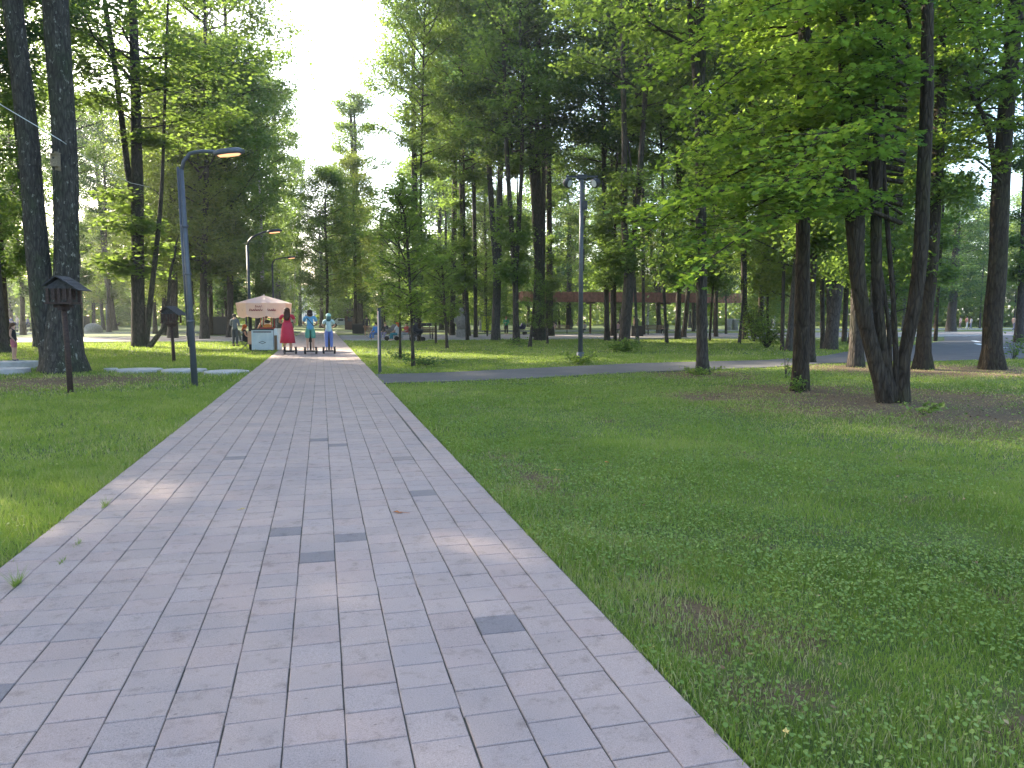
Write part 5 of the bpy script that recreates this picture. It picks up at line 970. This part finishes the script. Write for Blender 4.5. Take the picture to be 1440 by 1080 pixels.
V = [((516, 474), 1.75, 'walk', dict(top=B_, legs=(.30, .16, .10), leg_len=.5, sleeve=1), 'person in a black hooded top standing left of the seated visitors', -YAW+.3, 1),
     ((529, 478), 1.65, 'sit', dict(top=(.05, .22, .55), legs=(.05, .15, .40), sleeve=.9), 'person in bright blue seated at the left end of the row', -YAW+2.6, 1),
     ((542, 478), 1.70, 'sit', dict(top=B_, legs=(.25, .22, .33), sleeve=1, hair=(.25, .15, .07)), 'person in a black jacket seated in the middle of the row', -YAW+2.9, 1),
     ((559, 479.5), 1.68, 'sit', dict(top=(.45, .46, .50), legs=(.02, .17, .24), sleeve=.5, hair=(.45, .08, .02), hair_len=.12), 'ginger-haired person in teal trousers seated in the row', -YAW+1.2, 1),
     ((572, 478), 1.66, 'sit', dict(top=(.38, .06, .05), legs=(.25, .25, .28), sleeve=.5), 'person in a red shirt seated right of the ginger-haired one', -YAW+2.2, 1),
     ((580, 477), 1.62, 'sit', dict(top=(.28, .07, .06), legs=B_, sleeve=.5), 'person in dark red seated at the right end of the row', -YAW-2.4, 1),
     ((712, 471), 1.66, 'fold', dict(top=(.03, .26, .13), legs=B_, sleeve=1, hair=(.20, .10, .05)), 'person in a green jacket standing between two forked trees', -YAW+3.0, 1),
     ((779, 470), 1.6, 'sit', dict(top=(.50, .36, .36), legs=(.4, .35, .3), sleeve=.5), 'person in a pinkish top seated under the walkway, left side', -YAW+2.9, 1),
     ((822, 470), 1.6, 'sit', dict(top=(.30, .30, .34), legs=B_, sleeve=.5), 'person in grey seated right of the floodlight pole', -YAW+2.5, 1),
     ((869, 470), 1.6, 'sit', dict(top=(.40, .26, .28), legs=D_, sleeve=.5), 'person in dusty pink seated left of the stout forked tree', -YAW+2.7, 1),
     ((937, 471), 1.72, 'sit', dict(top=B_, legs=B_, sleeve=1), 'person in black seated on the pale bench under the walkway', -YAW+2.2, 1),
     ((892, 469), 1.7, 'walk', dict(top=(.5, .30, .28), legs=D_, sleeve=.5), 'person in salmon standing behind the black bin', -YAW+1.5, 1)]
VL = 'visitors crowded on the far left promenade'
V += [((px, py), h_, ps, dict(top=t_, legs=l_, sleeve=.5, hair=h2), lb, -YAW+fz, 0) for px, py, h_, ps, t_, l_, h2, lb, fz in
      ((8, 465, 1.65, 'walk', (.42, .16, .22), (.3, .2, .3), (.05, .03, .02), 'person in dusty pink, leftmost of the far left crowd', 1), (16, 464.5, 1.7, 'fold', (.10, .12, .30), B_, (.10, .06, .03), 'person in navy behind a stroller in the far left crowd', 2.6),
       (25, 463.5, 1.72, 'walk', (.5, .42, .42), (.1, .1, .15), (.2, .12, .06), 'person in a pale rose top in the middle of the far left crowd', 3), (33, 463, 1.7, 'fold', (.6, .6, .58), (.15, .15, .2), (.05, .03, .02), 'person in white in the far left crowd', 2.8),
       (40, 463.5, 1.66, 'walk', (.34, .28, .50), B_, (.3, .2, .1), 'person in lilac in the far left crowd', -1.5), (47, 463, 1.75, 'walk', (.38, .44, .60), (.1, .1, .14), (.05, .03, .02), 'person in pale blue, rightmost of the far left crowd', 3.1))]
V += [((px, py), h_, 'walk', dict(top=t_, legs=l_, sleeve=.5), lb, -YAW+fz, 0) for px, py, h_, t_, l_, lb, fz in
      ((1341, 463.5, 1.7, (.6, .58, .6), (.5, .45, .45), 'person in white, leftmost beyond the asphalt branch', 1.5), (1350, 463.5, 1.65, (.6, .45, .5), (.15, .1, .1), 'person in pale pink beyond the asphalt branch', 1.4),
       (1359, 463.5, 1.72, (.45, .20, .18), (.5, .5, .5), 'person in brick red beyond the asphalt branch', -1.5), (1365, 463.5, 1.6, (.62, .55, .58), (.2, .2, .3), 'person in off-white beside the far dark box', 1.5), (1425, 466, 1.72, (.6, .40, .33), (.12, .12, .2), 'person in salmon near the right picture edge', -1.4))]
for ft, hgt, ps, wr, lb, fz, dt in V: person(G(*ft), fz, hgt, ps, wr, lb, VG if ft[0] > 60 and ft[0] < 1200 else (VL if ft[0] < 60 else 'walkers beyond the asphalt branch'), bool(dt))
stroller((18, 467), -YAW+1.2, (.03, .04, .10), 'dark blue stroller left of the far left pair'); stroller((37, 466.5), -YAW+1.5, (.015, .03, .08), 'navy stroller right of the far left pair')
stroller((551, 479), -YAW+1.8, (.12, .11, .11), 'dark grey stroller among the seated visitors'); stroller((587, 480), -YAW-1.2, (.02, .02, .03), 'black stroller at the right end of the seated row'); stroller((733, 471), -YAW+1.3, (.04, .04, .10), 'dark stroller behind the forked tree before the walkway')

# ------------------------------------------------------------- the air
bx = MB().box((0, 60, 14.5), (900, 760, 33)).build('haze', None)
bx.data.materials.clear(); hm = bpy.data.materials.new('haze'); hm.use_nodes = True; hm.node_tree.nodes.remove(hm.node_tree.nodes['Principled BSDF']); pv = hm.node_tree.nodes.new('ShaderNodeVolumePrincipled')
pv.inputs['Color'].default_value = (.86, .93, 1, 1); pv.inputs['Density'].default_value = .00045; pv.inputs['Anisotropy'].default_value = .5; hm.node_tree.links.new(pv.outputs[0], hm.node_tree.nodes['Material Output'].inputs['Volume']); bx.data.materials.append(hm)
tag(bx, 'pale evening haze filling the park air', 'haze', None, 'stuff')
